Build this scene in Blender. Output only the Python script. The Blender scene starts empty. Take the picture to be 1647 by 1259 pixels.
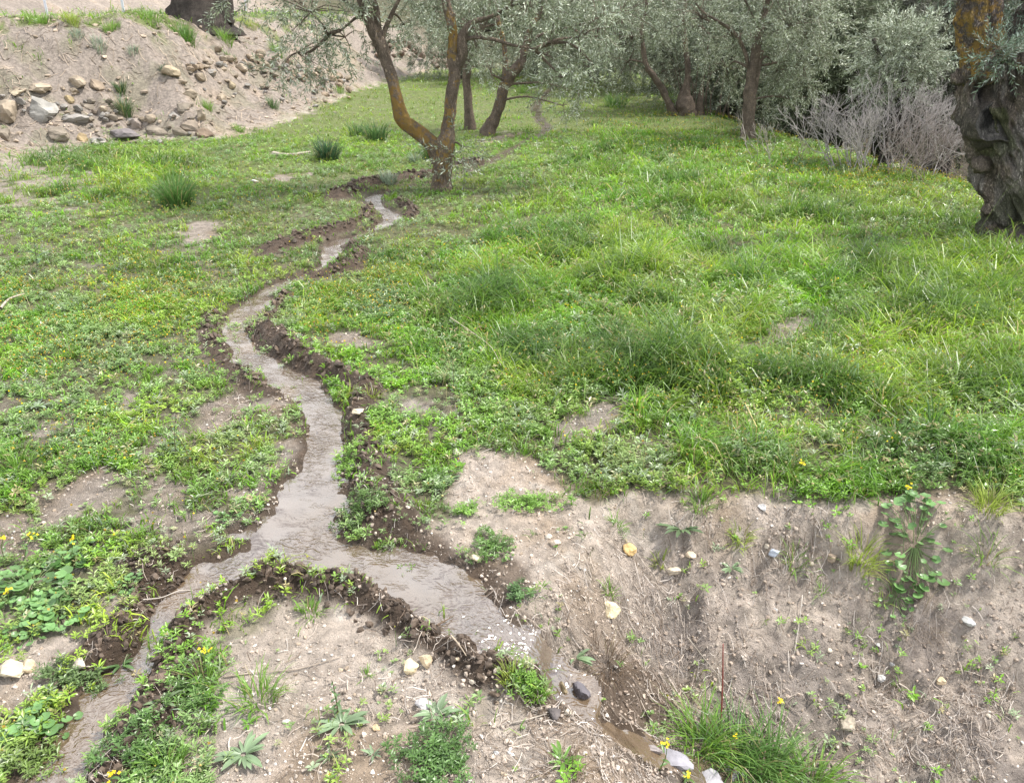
import bpy, bmesh, math, random
import numpy as np
from mathutils import Vector, Matrix
R = math.radians
S = bpy.context.scene
COL = S.collection
# ------------------------------------------------------------ camera, sky, sun, exposure
FPX, PW, PH = 1244.0, 1647.0, 1259.0
CAMZ, PITCH = 1.8, R(23)
cam = bpy.data.objects.new('camera', bpy.data.cameras.new('camera')); COL.objects.link(cam)
cam.location = (0, 0, CAMZ); cam.rotation_euler = (R(90) - PITCH, 0, 0)
cam.data.sensor_width = 36; cam.data.lens = 36 * FPX / PW
cam.data.clip_start = 0.05; cam.data.clip_end = 500
S.camera = cam
SUN_EL, SUN_AZ = 58, 78          # azimuth measured from +Y (view direction) towards +X (right)
W = bpy.data.worlds.new('World'); S.world = W; W.use_nodes = True
nt = W.node_tree; nt.nodes.clear()
def wn(t, **k):
    n = nt.nodes.new(t)
    for a, b in k.items(): setattr(n, a, b)
    return n
sky = wn('ShaderNodeTexSky', sky_type='NISHITA', sun_disc=False, sun_elevation=R(SUN_EL), sun_rotation=R(SUN_AZ))
tc = wn('ShaderNodeTexCoord'); cn = wn('ShaderNodeTexNoise'); cn.inputs['Scale'].default_value = 2.2; cn.inputs['Detail'].default_value = 7
cr = wn('ShaderNodeValToRGB'); cr.color_ramp.elements[0].position = .44; cr.color_ramp.elements[1].position = .56
mx = wn('ShaderNodeMix', data_type='RGBA'); mx.inputs[7].default_value = (12.5, 12.6, 13.0, 1)
bg = wn('ShaderNodeBackground'); bg.inputs['Strength'].default_value = .11; wo = wn('ShaderNodeOutputWorld')
L = nt.links.new
L(tc.outputs['Generated'], cn.inputs['Vector']); L(cn.outputs['Fac'], cr.inputs['Fac'])
L(cr.outputs['Color'], mx.inputs[0]); L(sky.outputs[0], mx.inputs[6]); L(mx.outputs[2], bg.inputs['Color']); L(bg.outputs[0], wo.inputs[0])
sl = bpy.data.lights.new('sun', 'SUN'); sl.energy = 3.9; sl.angle = R(4); sl.color = (1, .95, .88)
so = bpy.data.objects.new('sun', sl); COL.objects.link(so)
sd = Vector((math.sin(R(SUN_AZ)) * math.cos(R(SUN_EL)), math.cos(R(SUN_AZ)) * math.cos(R(SUN_EL)), math.sin(R(SUN_EL))))
so.rotation_euler = sd.to_track_quat('Z', 'Y').to_euler(); so.location = (5, 5, 20)
S.view_settings.view_transform = 'Standard'; S.view_settings.look = 'None'
S.view_settings.exposure = 0.86; S.view_settings.gamma = 1
S.cycles.max_bounces = 6; S.cycles.diffuse_bounces = 3; S.cycles.glossy_bounces = 2; S.cycles.transmission_bounces = 4
S.cycles.transparent_max_bounces = 4; S.cycles.use_denoising = True; S.cycles.sample_clamp_indirect = 4
S.cycles.caustics_reflective = False; S.cycles.caustics_refractive = False

rng = np.random.default_rng(7)
random.seed(7)
# ------------------------------------------------------------ maths helpers
cp, sp = math.cos(PITCH), math.sin(PITCH)
def ray(px, py):
    a = (np.asarray(px, float) - PW / 2) / FPX; b = (PH / 2 - np.asarray(py, float)) / FPX
    return np.stack([a, cp + b * sp, -sp + b * cp], -1)
def project(x, y, z):
    zz = z - CAMZ
    d = y * cp - zz * sp; up = y * sp + zz * cp
    d = np.maximum(d, .05)
    return PW / 2 + FPX * x / d, PH / 2 - FPX * up / d
SL = 0.0524
def B(px, py):                       # pixel of the photograph -> x, y on the plain meadow plane
    r = ray(px, py); t = CAMZ / (SL * r[..., 1] - r[..., 2])
    return np.stack([r[..., 0] * t, r[..., 1] * t], -1)
def at(px, py, Y):                   # point at world distance Y along the line of sight
    r = ray(px, py); t = Y / r[..., 1]
    return np.array([0, 0, CAMZ]) + r * (t[..., None] if np.ndim(t) else t)
def sstep(a, b, x):
    t = np.clip((x - a) / (b - a), 0, 1); return t * t * (3 - 2 * t)
def hsh(i, j, s):
    n = (i.astype(np.int64) * 374761393 + j.astype(np.int64) * 668265263 + s * 144665) & 0xffffffff
    n = ((n ^ (n >> 13)) * 1274126177) & 0xffffffff
    return ((n ^ (n >> 16)) & 0xffff) / 32767.5 - 1
def vn(x, y, s=0):
    xi = np.floor(x); yi = np.floor(y); fx = x - xi; fy = y - yi
    fx = fx * fx * (3 - 2 * fx); fy = fy * fy * (3 - 2 * fy)
    a = hsh(xi, yi, s); b = hsh(xi + 1, yi, s); c = hsh(xi, yi + 1, s); d = hsh(xi + 1, yi + 1, s)
    return (a + (b - a) * fx) * (1 - fy) + (c + (d - c) * fx) * fy
def fbm(x, y, sc, octv=4, s=0, rough=.5):
    r = 0; a = 1; t = 0
    for o in range(octv):
        f = 2 ** o / sc
        r = r + a * vn(x * f + 13.7 * o, y * f - 7.1 * o, s + o * 17); t += a; a *= rough
    return r / t
def dpoly(x, y, pts, vals=None):     # distance to a polyline, with values interpolated along it
    best = np.full(np.shape(x), 1e9); out = [np.zeros(np.shape(x)) for _ in (vals or [])]
    for k in range(len(pts) - 1):
        ax, ay = pts[k]; bx, by = pts[k + 1]; ex, ey = bx - ax, by - ay
        t = np.clip(((x - ax) * ex + (y - ay) * ey) / (ex * ex + ey * ey + 1e-12), 0, 1)
        d = np.hypot(x - ax - t * ex, y - ay - t * ey); m = d < best
        best = np.where(m, d, best)
        for i, v in enumerate(vals or []): out[i] = np.where(m, v[k] + (v[k + 1] - v[k]) * t, out[i])
    return (best, *out) if vals else best
def inpoly(x, y, P):
    c = np.zeros(np.shape(x), bool); n = len(P)
    for i in range(n):
        x1, y1 = P[i]; x2, y2 = P[(i + 1) % n]
        if y1 == y2: continue
        c ^= ((y1 > y) != (y2 > y)) & (x < (x2 - x1) * (y - y1) / (y2 - y1) + x1)
    return c
def sdp(x, y, P):                    # signed distance, positive inside the polygon
    P = [tuple(p) for p in P]
    d = dpoly(x, y, P + [P[0]]); return np.where(inpoly(x, y, P), d, -d)
def pts(l): return [tuple(B(*p)) for p in l]
# ------------------------------------------------------------ the lie of the land
lb = pts([(-900, 420), (-300, 310), (0, 262), (60, 240), (200, 228), (350, 224), (420, 207), (480, 187), (560, 152), (640, 127), (720, 109), (770, 100)])
e = np.array(lb[-1]) - np.array(lb[-2]); lb += [tuple(np.array(lb[-1]) + e / np.linalg.norm(e) * 40)]
LEFT = lb + [(-90, 110), (-90, 3)]
rb = pts([(900, 72), (960, 97), (1040, 128), (1100, 172), (1190, 205), (1300, 236), (1450, 276), (1570, 312), (1700, 410), (2000, 520), (3000, 640)])
RIGHT = [(rb[0][0] - 1, 90)] + rb + [(120, rb[-1][1]), (120, 90)]
GULLY = pts([(815, 1010), (870, 950), (925, 872), (985, 800), (1150, 800), (1400, 806), (1647, 822), (3400, 900)]) + [(8, .2), (8, -3), (.3, -3)] + pts([(985, 1330), (960, 1262), (905, 1142), (850, 1080)])
def h0(x, y, fine=True):
    z = SL * np.minimum(y, 30) + .035 * fbm(x, y, 2.2, 3, 1) * sstep(2, 5, y)
    dl = sdp(x, y, LEFT) + .3 * fbm(x, y, 1.3, 3, 5)
    z = z + 1.75 * sstep(-.25, 3.1, dl) + .95 * sstep(.5, 1.1, dl) * 0 + .6 * sstep(5.2, 9, dl) * 3 + np.maximum(dl - 9, 0) * .35
    dr = sdp(x, y, RIGHT)
    z = z - 2.1 * sstep(-.1, 4.2, dr) + .42 * np.maximum(dr - 5.5, 0)
    z = z + .30 * np.maximum(y - 34, 0)
    dg = sdp(x, y, GULLY) + .06 * fbm(x, y, .35, 3, 9)
    z = z - .20 * sstep(-.03, .24, dg) - .42 * sstep(0, .88, dg) - .12 * np.maximum(dg - .8, 0)
    if fine:
        bank = sstep(.0, .5, dl) * (1 - sstep(3.0, 4, dl))
        z = z + bank * (.26 * fbm(x, y, .9, 5, 21, .6) + .09 * fbm(x, y, .25, 3, 23, .6))
        g = sstep(0, .12, dg)
        rid = 1 - np.abs(fbm(x, y, .16, 3, 31))
        z = z + g * (.085 * fbm(x, y, .26, 5, 33, .62) + .07 * (rid - .8)) + (1 - bank) * .016 * fbm(x, y, .10, 5, 35, .65) * (y < 9)
    return z
def march(px, py, hf):
    r = ray(px, py).reshape(3); t = np.geomspace(.9, 120, 700)
    X = r[0] * t; Y = r[1] * t; Z = CAMZ + r[2] * t; g = Z - hf(X, Y)
    k = np.argmax(g < 0)
    if g[k] >= 0: k = len(t) - 1
    f = g[k - 1] / (g[k - 1] - g[k] + 1e-9); tt = t[k - 1] + (t[k] - t[k - 1]) * min(max(f, 0), 1)
    return r[0] * tt, r[1] * tt
# stream: (px, py, half width px)
MAIN = [(905, 130, 5), (880, 150, 6), (862, 172, 7), (868, 192, 8), (880, 208, 7), (850, 225, 6), (812, 248, 7), (785, 262, 7), (748, 278, 13), (705, 291, 8), (650, 300, 7), (604, 312, 10), (603, 328, 14), (632, 346, 17),
        (612, 362, 14), (575, 378, 8), (540, 388, 18), (532, 408, 19), (524, 428, 16), (478, 448, 16), (436, 464, 21), (398, 500, 33), (380, 524, 24), (386, 548, 16), (410, 574, 28), (458, 604, 32), (496, 632, 32), (514, 670, 30),
        (520, 710, 33), (520, 750, 38), (492, 800, 55), (470, 850, 74), (515, 888, 56), (600, 908, 46), (680, 925, 48), (735, 965, 48), (790, 1005, 44), (850, 1050, 38), (905, 1098, 32), (955, 1142, 26), (1020, 1185, 26), (1090, 1222, 26), (1180, 1262, 28)]
LEFTB = [(450, 860, 50), (395, 895, 42), (330, 925, 36), (285, 958, 36), (262, 990, 28), (246, 1022, 18), (225, 1060, 28), (180, 1115, 46), (130, 1170, 54), (85, 1230, 58), (40, 1290, 50), (-40, 1400, 52)]
def lay(st):
    P, Wd, Z = [], [], []
    for px, py, hw in st:
        x, y = march(px, py, h0); P.append((x, y))
        d = y * cp - (float(h0(np.array([x]), np.array([y]), False)[0]) - CAMZ) * sp
        Wd.append(hw * d / FPX * (.62 if py < 300 else .80 if py < 520 else .95 if py < 800 else 1.15)); Z.append(float(h0(np.array([x]), np.array([y]), False)[0]))
    return P, Wd, Z
def dense(P, Wd, Z):
    P2, W2, Z2 = [], [], []
    n = len(P)
    for i in range(n - 1):
        p0, p1, p2, p3 = [np.array(P[min(max(j, 0), n - 1)]) for j in (i - 1, i, i + 1, i + 2)]
        for t in (0, .33, .66):
            q = .5 * ((2 * p1) + (p2 - p0) * t + (2 * p0 - 5 * p1 + 4 * p2 - p3) * t * t + (3 * p1 - p0 - 3 * p2 + p3) * t ** 3)
            P2.append(tuple(q)); W2.append(Wd[i] + (Wd[i + 1] - Wd[i]) * t); Z2.append(Z[i] + (Z[i + 1] - Z[i]) * t)
    P2.append(tuple(P[-1])); W2.append(Wd[-1]); Z2.append(Z[-1])
    Z2 = list(np.minimum.accumulate(np.array(Z2) - .018))
    return P2, W2, Z2
SM = dense(*lay(MAIN)); SB = dense(*lay(LEFTB))
def stream(x, y):
    """relative distance q (1 = water's edge) and water level"""
    dm, wm, zm = dpoly(x, y, SM[0], [SM[1], SM[2]]); db, wb, zb = dpoly(x, y, SB[0], [SB[1], SB[2]])
    w = np.where(dm / wm < db / wb, wm, wb)
    nz = .62 * fbm(x, y, .11, 4, 41) + .45 * fbm(x, y, .30, 2, 43) + .04
    qm = dm / wm; qb = db / wb
    em = np.exp(-5 * np.clip(qm, 0, 30)) + 1e-60; eb = np.exp(-5 * np.clip(qb, 0, 30)) + 1e-60
    zw = np.minimum((zm * em + zb * eb) / (em + eb), 9)
    return np.minimum(qm, qb) + nz, zw, w
# mud berms thrown up beside the channel: pixel line, radius m, height m
def wl(l): return [march(px, py, h0) for px, py in l]
BERMS = [([(262, 1052), (300, 1000), (380, 952), (460, 930), (560, 952), (640, 990), (720, 1032), (800, 1078), (850, 1098)], .085, .075),
         ([(262, 1060), (285, 1090), (250, 1150), (205, 1200), (165, 1262)], .07, .045),
         ([(395, 520), (440, 545), (480, 578), (545, 608), (590, 628), (575, 670), (580, 735), (590, 790), (632, 845)], .085, .07),
         ([(340, 505), (352, 548), (385, 590), (440, 632)], .08, .03),
         ([(440, 405), (495, 385), (550, 371), (578, 358)], .12, .07),
         ([(562, 398), (578, 412), (550, 436), (500, 448)], .10, .07),
         ([(455, 476), (440, 500), (425, 520)], .06, .04),
         ([(545, 318), (580, 302), (640, 291), (695, 284)], .14, .09),
         ([(596, 338), (590, 352), (610, 360)], .08, .06), ([(650, 352), (665, 340), (640, 326)], .07, .05),
         ([(740, 268), (775, 262)], .10, .06), ([(240, 900), (255, 940), (225, 1000), (160, 1060)], .09, .03)]
BW = [(wl(a), b, c) for a, b, c in BERMS]
def berm(x, y):
    z = np.zeros(np.shape(x)); m = np.zeros(np.shape(x))
    for P, r, hh in BW:
        d = dpoly(x, y, P) / (r * (1 + .5 * fbm(x, y, .15, 3, 51) + .7 * fbm(x, y, .5, 2, 52)))
        k = np.exp(-(d ** 2) * 1.2); z = np.maximum(z, k * hh); m = np.maximum(m, 1 - sstep(.8, 1.45, d))
    z = z * (1 + .35 * fbm(x, y, .06, 3, 53)) + m * .014 * fbm(x, y, .035, 2, 55)
    return z, m
def height(x, y, full=False):
    x = np.asarray(x, float); y = np.asarray(y, float)
    z = h0(x, y); q, zw, w = stream(x, y)
    u, v = project(x, y, h0(x, y, False))
    bz, bm = berm(x, y)
    z = z + bz
    c = 1 - sstep(.9, 1.0 + np.minimum(.10 / w, 1.2), q)       # pull the ground down to the water
    bed = zw - .03 * np.clip(1 - q, -1, 1)
    z = z * (1 - c) + np.minimum(z, bed) * c
    if full: return z, q, zw, w, u, v, bm
    return z
def hit(px, py):
    x, y = march(px, py, lambda a, b: height(a, b)); return np.array([x, y, float(height(np.array([x]), np.array([y]))[0])])
def H1(x, y): return float(height(np.array([x]), np.array([y]))[0])
# ------------------------------------------------------------ what grows where (in photograph coordinates of the ground)
BARE = [(590, 880), (680, 855), (735, 830), (728, 790), (745, 740), (800, 722), (862, 728), (900, 770), (955, 815), (1000, 790), (1110, 803), (1250, 806), (1400, 812), (1520, 800), (1660, 812), (2600, 860),
        (2600, 2600), (240, 2600), (330, 1259), (350, 1170), (345, 1095), (395, 1020), (450, 965), (560, 935), (640, 925)]
PATCH = [(650, 655, 34, 16), (950, 678, 42, 22), (1285, 525, 50, 14), (1235, 550, 40, 13), (345, 692, 52, 28), (210, 690, 16, 30), (322, 372, 22, 12), (25, 865, 60, 40), (75, 800, 40, 24), (60, 1070, 130, 34), (160, 760, 50, 22),
         (15, 285, 90, 40), (800, 222, 30, 6), (1640, 715, 40, 10), (290, 880, 45, 40), (290, 960, 70, 50), (90, 1085, 80, 30), (455, 285, 30, 8), (560, 545, 20, 10), (700, 460, 15, 6), (530, 760, 70, 60), (440, 640, 50, 16)]
def meadow(u, v, x, y, q, bm):
    n = fbm(x, y, .35, 4, 61); n2 = fbm(x, y, .12, 3, 63)
    g = 1 - sstep(-10, 14, sdp(u, v, BARE) + 26 * n + 12 * n2)
    for cx, cy, rx, ry in PATCH:
        d = np.hypot((u - cx) / rx, (v - cy) / ry) + 1.4 * n + 1.5 * n2
        g = g * np.maximum(sstep(.45, 1.2, d), .10 * (n2 > -.1))
    dl = sdp(x, y, LEFT) + .35 * n
    g = g * (1 - sstep(-.25, .15, dl)) + .95 * sstep(2.3, 2.8, dl + .8 * n) * (1 - sstep(4.2, 5.2, dl)) * (n2 > -.3)
    g = g * sstep(1.0, 1.25, q) * (1 - .93 * bm)
    g = g * (1 - .6 * inpoly(u, v, [(160, 1259), (230, 1080), (290, 1000), (400, 960), (430, 1010), (360, 1090), (330, 1259)]) * (n > -.15))
    # thin ragged spots in the lower left
    low = sstep(560, 720, v) * (1 - sstep(520, 620, u)) * (1 - .6 * sstep(900, 1000, v))
    g = g * (1 - low * sstep(-.05, .25, fbm(x, y, .2, 4, 67, .6)) * .9); g = g * (1 - .35 * sstep(.2, .45, fbm(x, y, .16, 3, 69)))
    g = np.maximum(g, .16 * sstep(.05, .3, n) * (dl > .1) * (dl < 3.6)); g = np.maximum(g, .09 * (n2 > .12) * (q > 1.1) * (dl < 0) * (v > 700))
    return np.clip(g, 0, 1)
# ------------------------------------------------------------ mesh and material helpers
def mesh(name, V, F, col=None, mat=None, parent=None, smooth=False, attrs=None):
    V = np.asarray(V, np.float32); me = bpy.data.meshes.new(name)
    F = [np.asarray(f, np.int32) for f in (F if isinstance(F, list) else [F]) if len(f)]
    nl = sum(f.size for f in F); npoly = sum(len(f) for f in F)
    me.vertices.add(len(V)); me.vertices.foreach_set('co', V.ravel())
    me.loops.add(nl); me.loops.foreach_set('vertex_index', np.concatenate([f.ravel() for f in F]))
    me.polygons.add(npoly)
    tot = np.concatenate([np.full(len(f), f.shape[1], np.int32) for f in F])
    me.polygons.foreach_set('loop_start', np.concatenate([[0], np.cumsum(tot)[:-1]]).astype(np.int32))
    me.polygons.foreach_set('use_smooth', np.full(npoly, smooth))
    me.update(calc_edges=True)
    if col is not None:
        c = np.ones((len(V), 4), np.float32); col = np.asarray(col); c[:, :col.shape[-1]] = col
        me.attributes.new('col', 'FLOAT_COLOR', 'POINT').data.foreach_set('color', c.ravel())
    for k, a in (attrs or {}).items():
        me.attributes.new(k, 'FLOAT', 'POINT').data.foreach_set('value', np.asarray(a, np.float32))
    if mat: me.materials.append(mat)
    o = bpy.data.objects.new(name, me); COL.objects.link(o)
    if parent: o.parent = parent
    return o
def tag(o, label=None, cat=None, group=None, kind=None):
    if label: o['label'] = label
    if cat: o['category'] = cat
    if group: o['group'] = group
    if kind: o['kind'] = kind
    return o
def empty(name, loc, label, cat, group=None):
    o = bpy.data.objects.new(name, None); COL.objects.link(o); o.location = Vector([float(c) for c in loc]); o.empty_display_size = .1
    return tag(o, label, cat, group)
class Acc:                           # collects pieces of one mesh
    def __init__(s): s.V, s.F, s.C, s.n = [], {}, [], 0
    def add(s, V, F, C=(.5, .5, .5)):
        V = np.asarray(V, float)
        for f in (F if isinstance(F, list) else [F]):
            f = np.asarray(f)
            if f.size: s.F.setdefault(f.shape[1], []).append(f + s.n)
        s.V.append(V); C = np.asarray(C, float); s.C.append(np.broadcast_to(C, (len(V), C.shape[-1]))); s.n += len(V); return s
    def obj(s, name, mat, parent=None, smooth=False, origin=None):
        V = np.concatenate(s.V)
        if origin is not None: V = V - np.asarray(origin)
        return mesh(name, V, [np.concatenate(f) for f in s.F.values()], np.concatenate(s.C), mat, parent, smooth)
def inst(PV, PF, pos, Rm, sc):       # many placed copies of one small shape, as arrays
    K = len(PV); N = len(pos)
    V = np.einsum('nij,nkj->nki', Rm, PV[None] * (sc[:, None, :] if sc.ndim == 2 else sc[:, None, None])) + pos[:, None]
    off = (np.arange(N) * K)[:, None, None]
    return V.reshape(-1, 3), [(f[None] + off).reshape(-1, f.shape[1]) for f in PF]
def rotz(a):
    c, s = np.cos(a), np.sin(a); z = np.zeros_like(a); o = np.ones_like(a)
    return np.stack([np.stack([c, -s, z], -1), np.stack([s, c, z], -1), np.stack([z, z, o], -1)], -2)
def rotx(a):
    c, s = np.cos(a), np.sin(a); z = np.zeros_like(a); o = np.ones_like(a)
    return np.stack([np.stack([o, z, z], -1), np.stack([z, c, -s], -1), np.stack([z, s, c], -1)], -2)
def rrand(n):
    q = rng.normal(size=(n, 4)); q /= np.linalg.norm(q, axis=1)[:, None]; w, x, y, z = q.T
    return np.stack([np.stack([1 - 2 * (y * y + z * z), 2 * (x * y - z * w), 2 * (x * z + y * w)], -1), np.stack([2 * (x * y + z * w), 1 - 2 * (x * x + z * z), 2 * (y * z - x * w)], -1),
                     np.stack([2 * (x * z - y * w), 2 * (y * z + x * w), 1 - 2 * (x * x + y * y)], -1)], -2)
def frames(D):                       # rotation matrices whose local Z is D
    D = D / np.linalg.norm(D, axis=1)[:, None]; a = rng.normal(size=D.shape)
    X = np.cross(a, D); X /= np.linalg.norm(X, axis=1)[:, None] + 1e-9; Y = np.cross(D, X)
    return np.stack([X, Y, D], -1)
def mat(name, base=None, rough=.8, trans=0, bump=0, bscale=60, spec=.3, var=.25, vscale=30, nodes=None):
    m = bpy.data.materials.new(name); m.use_nodes = True; t = m.node_tree; t.nodes.clear(); N = t.nodes.new; K = t.links.new
    out = N('ShaderNodeOutputMaterial'); p = N('ShaderNodeBsdfPrincipled')
    p.inputs['Roughness'].default_value = rough; p.inputs['Specular IOR Level'].default_value = spec
    if base is None:
        c = N('ShaderNodeAttribute'); c.attribute_name = 'col'; cs = c.outputs['Color']
    else:
        c = N('ShaderNodeRGB'); c.outputs[0].default_value = (*base, 1); cs = c.outputs[0]
    x = N('ShaderNodeTexCoord'); n = N('ShaderNodeTexNoise'); n.inputs['Scale'].default_value = vscale; n.inputs['Detail'].default_value = 5
    K(x.outputs['Object'], n.inputs['Vector'])
    mr = N('ShaderNodeMapRange'); mr.inputs[1].default_value = .3; mr.inputs[2].default_value = .7; mr.inputs[3].default_value = 1 - var; mr.inputs[4].default_value = 1 + var
    K(n.outputs['Fac'], mr.inputs[0])
    ml = N('ShaderNodeVectorMath'); ml.operation = 'SCALE'; K(cs, ml.inputs[0]); K(mr.outputs[0], ml.inputs['Scale']); cs = ml.outputs[0]
    K(cs, p.inputs['Base Color'])
    if bump:
        bn = N('ShaderNodeTexNoise'); bn.inputs['Scale'].default_value = bscale; bn.inputs['Detail'].default_value = 8; bn.inputs['Roughness'].default_value = .65
        K(x.outputs['Object'], bn.inputs['Vector']); bp = N('ShaderNodeBump'); bp.inputs['Strength'].default_value = 1; bp.inputs['Distance'].default_value = bump
        K(bn.outputs['Fac'], bp.inputs['Height']); K(bp.outputs[0], p.inputs['Normal'])
    sh = p.outputs[0]
    if trans:
        tr = N('ShaderNodeBsdfTranslucent'); K(cs, tr.inputs['Color']); ms = N('ShaderNodeMixShader'); ms.inputs[0].default_value = trans
        K(sh, ms.inputs[1]); K(tr.outputs[0], ms.inputs[2]); sh = ms.outputs[0]
    K(sh, out.inputs[0])
    if nodes: nodes(t, p, cs, x)
    return m
M_grass = mat('grass blade', rough=.38, trans=.45, spec=.5, var=.12, vscale=3)
M_leaf = mat('leaf', rough=.38, trans=.25, spec=.55, var=.12, vscale=8)
M_olive = mat('olive leaf', rough=.55, trans=.18, spec=.3, var=.1, vscale=4)
M_stone = mat('stone', rough=.9, bump=.004, bscale=45, var=.32, vscale=14)
M_bigstone = mat('boulder', rough=.92, bump=.02, bscale=9, var=.35, vscale=5)
M_mud = mat('wet mud', rough=.62, bump=.006, bscale=90, var=.35, vscale=40, spec=.35)
M_straw = mat('dry straw', rough=.8, var=.2, vscale=50)
M_petal = mat('yellow petal', base=(.80, .62, .02), rough=.6, trans=.3, var=.1)
M_metal = mat('galvanised metal', base=(.55, .57, .60), rough=.5, var=.1)
M_wood = mat('dead wood', rough=.9, bump=.003, bscale=60, var=.3, vscale=25)
def ground_nodes(t, p, cs, x):
    N = t.nodes.new; K = t.links.new
    # pale grit: small stones of two sizes set in the soil
    a = N('ShaderNodeAttribute'); a.attribute_name = 'grit'; w = N('ShaderNodeAttribute'); w.attribute_name = 'wet'
    col = cs; hts = []
    for sc, thr, amt in ((150, .25, .45), (60, .17, .55)):
        v = N('ShaderNodeTexVoronoi'); v.inputs['Scale'].default_value = sc; K(x.outputs['Object'], v.inputs['Vector'])
        r = N('ShaderNodeMapRange'); r.inputs[1].default_value = thr; r.inputs[2].default_value = thr * .6; K(v.outputs['Distance'], r.inputs[0])
        sel = N('ShaderNodeSeparateColor'); K(v.outputs['Color'], sel.inputs[0]); gt = N('ShaderNodeMath'); gt.operation = 'GREATER_THAN'; gt.inputs[1].default_value = .62; K(sel.outputs[0], gt.inputs[0])
        m1 = N('ShaderNodeMath'); m1.operation = 'MULTIPLY'; K(r.outputs[0], m1.inputs[0]); K(gt.outputs[0], m1.inputs[1])
        m2 = N('ShaderNodeMath'); m2.operation = 'MULTIPLY'; K(m1.outputs[0], m2.inputs[0]); K(a.outputs['Fac'], m2.inputs[1]); hts.append(m2)
        sc2 = N('ShaderNodeMath'); sc2.operation = 'MULTIPLY'; sc2.inputs[1].default_value = amt; K(m2.outputs[0], sc2.inputs[0])
        hs = N('ShaderNodeMix'); hs.data_type = 'RGBA'; hs.inputs[6].default_value = (.50, .42, .33, 1); hs.inputs[7].default_value = (.38, .35, .33, 1); K(sel.outputs[1], hs.inputs[0])
        mxx = N('ShaderNodeMix'); mxx.data_type = 'RGBA'; K(sc2.outputs[0], mxx.inputs[0]); K(col, mxx.inputs[6]); K(hs.outputs[2], mxx.inputs[7]); col = mxx.outputs[2]
    K(col, p.inputs['Base Color'])
    b1 = N('ShaderNodeTexNoise'); b1.inputs['Scale'].default_value = 40; b1.inputs['Detail'].default_value = 9; b1.inputs['Roughness'].default_value = .72; K(x.outputs['Object'], b1.inputs['Vector'])
    ad = N('ShaderNodeMath'); ad.operation = 'MULTIPLY_ADD'; ad.inputs[1].default_value = .25; K(hts[0].outputs[0], ad.inputs[0]); K(b1.outputs['Fac'], ad.inputs[2])
    ad2 = N('ShaderNodeMath'); ad2.operation = 'MULTIPLY_ADD'; ad2.inputs[1].default_value = .6; K(hts[1].outputs[0], ad2.inputs[0]); K(ad.outputs[0], ad2.inputs[2])
    bp = N('ShaderNodeBump'); bp.inputs['Strength'].default_value = 1; bp.inputs['Distance'].default_value = .042; K(ad2.outputs[0], bp.inputs['Height']); K(bp.outputs[0], p.inputs['Normal'])
    rr = N('ShaderNodeMapRange'); rr.inputs[3].default_value = .95; rr.inputs[4].default_value = .38; K(w.outputs['Fac'], rr.inputs[0]); K(rr.outputs[0], p.inputs['Roughness'])
M_ground = mat('ground', rough=.95, var=.30, vscale=22, nodes=ground_nodes)
def water_nodes(t, p, cs, x):
    N = t.nodes.new; K = t.links.new
    mp = N('ShaderNodeMapping'); mp.inputs['Rotation'].default_value = (0, 0, R(25)); mp.inputs['Scale'].default_value = (1, 1.5, 1); K(x.outputs['Object'], mp.inputs[0])
    n = N('ShaderNodeTexNoise'); n.inputs['Scale'].default_value = 20; n.inputs['Detail'].default_value = .6; n.inputs['Distortion'].default_value = 2.2; K(mp.outputs[0], n.inputs['Vector'])
    n2 = N('ShaderNodeTexNoise'); n2.inputs['Scale'].default_value = 48; n2.inputs['Detail'].default_value = 2; n2.inputs['Distortion'].default_value = .8; K(mp.outputs[0], n2.inputs['Vector'])
    ad = N('ShaderNodeMath'); ad.operation = 'MULTIPLY_ADD'; ad.inputs[1].default_value = .18; K(n2.outputs['Fac'], ad.inputs[0]); K(n.outputs['Fac'], ad.inputs[2])
    cm = N('ShaderNodeTexNoise'); cm.inputs['Scale'].default_value = 5; cm.inputs['Detail'].default_value = 2; K(x.outputs['Object'], cm.inputs['Vector'])
    cmr = N('ShaderNodeMapRange'); cmr.inputs[1].default_value = .42; cmr.inputs[2].default_value = .62; cmr.inputs[3].default_value = .12; cmr.inputs[4].default_value = 1; K(cm.outputs['Fac'], cmr.inputs[0])
    bp = N('ShaderNodeBump'); K(cmr.outputs[0], bp.inputs['Strength']); bp.inputs['Distance'].default_value = .0085; K(ad.outputs[0], bp.inputs['Height']); K(bp.outputs[0], p.inputs['Normal'])
    p.inputs['IOR'].default_value = 2.1; p.inputs['Coat Weight'].default_value = .3; p.inputs['Coat Roughness'].default_value = .06; K(bp.outputs[0], p.inputs['Coat Normal'])
    tp = N('ShaderNodeBsdfTransparent'); tp.inputs[0].default_value = (.85, .78, .68, 1); ms = N('ShaderNodeMixShader'); ms.inputs[0].default_value = .78
    out = [o for o in t.nodes if o.type == 'OUTPUT_MATERIAL'][0]; K(tp.outputs[0], ms.inputs[1]); K(p.outputs[0], ms.inputs[2]); K(ms.outputs[0], out.inputs[0])
M_water = mat('muddy water', rough=.075, spec=.7, var=.15, vscale=9, nodes=water_nodes)
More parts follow.
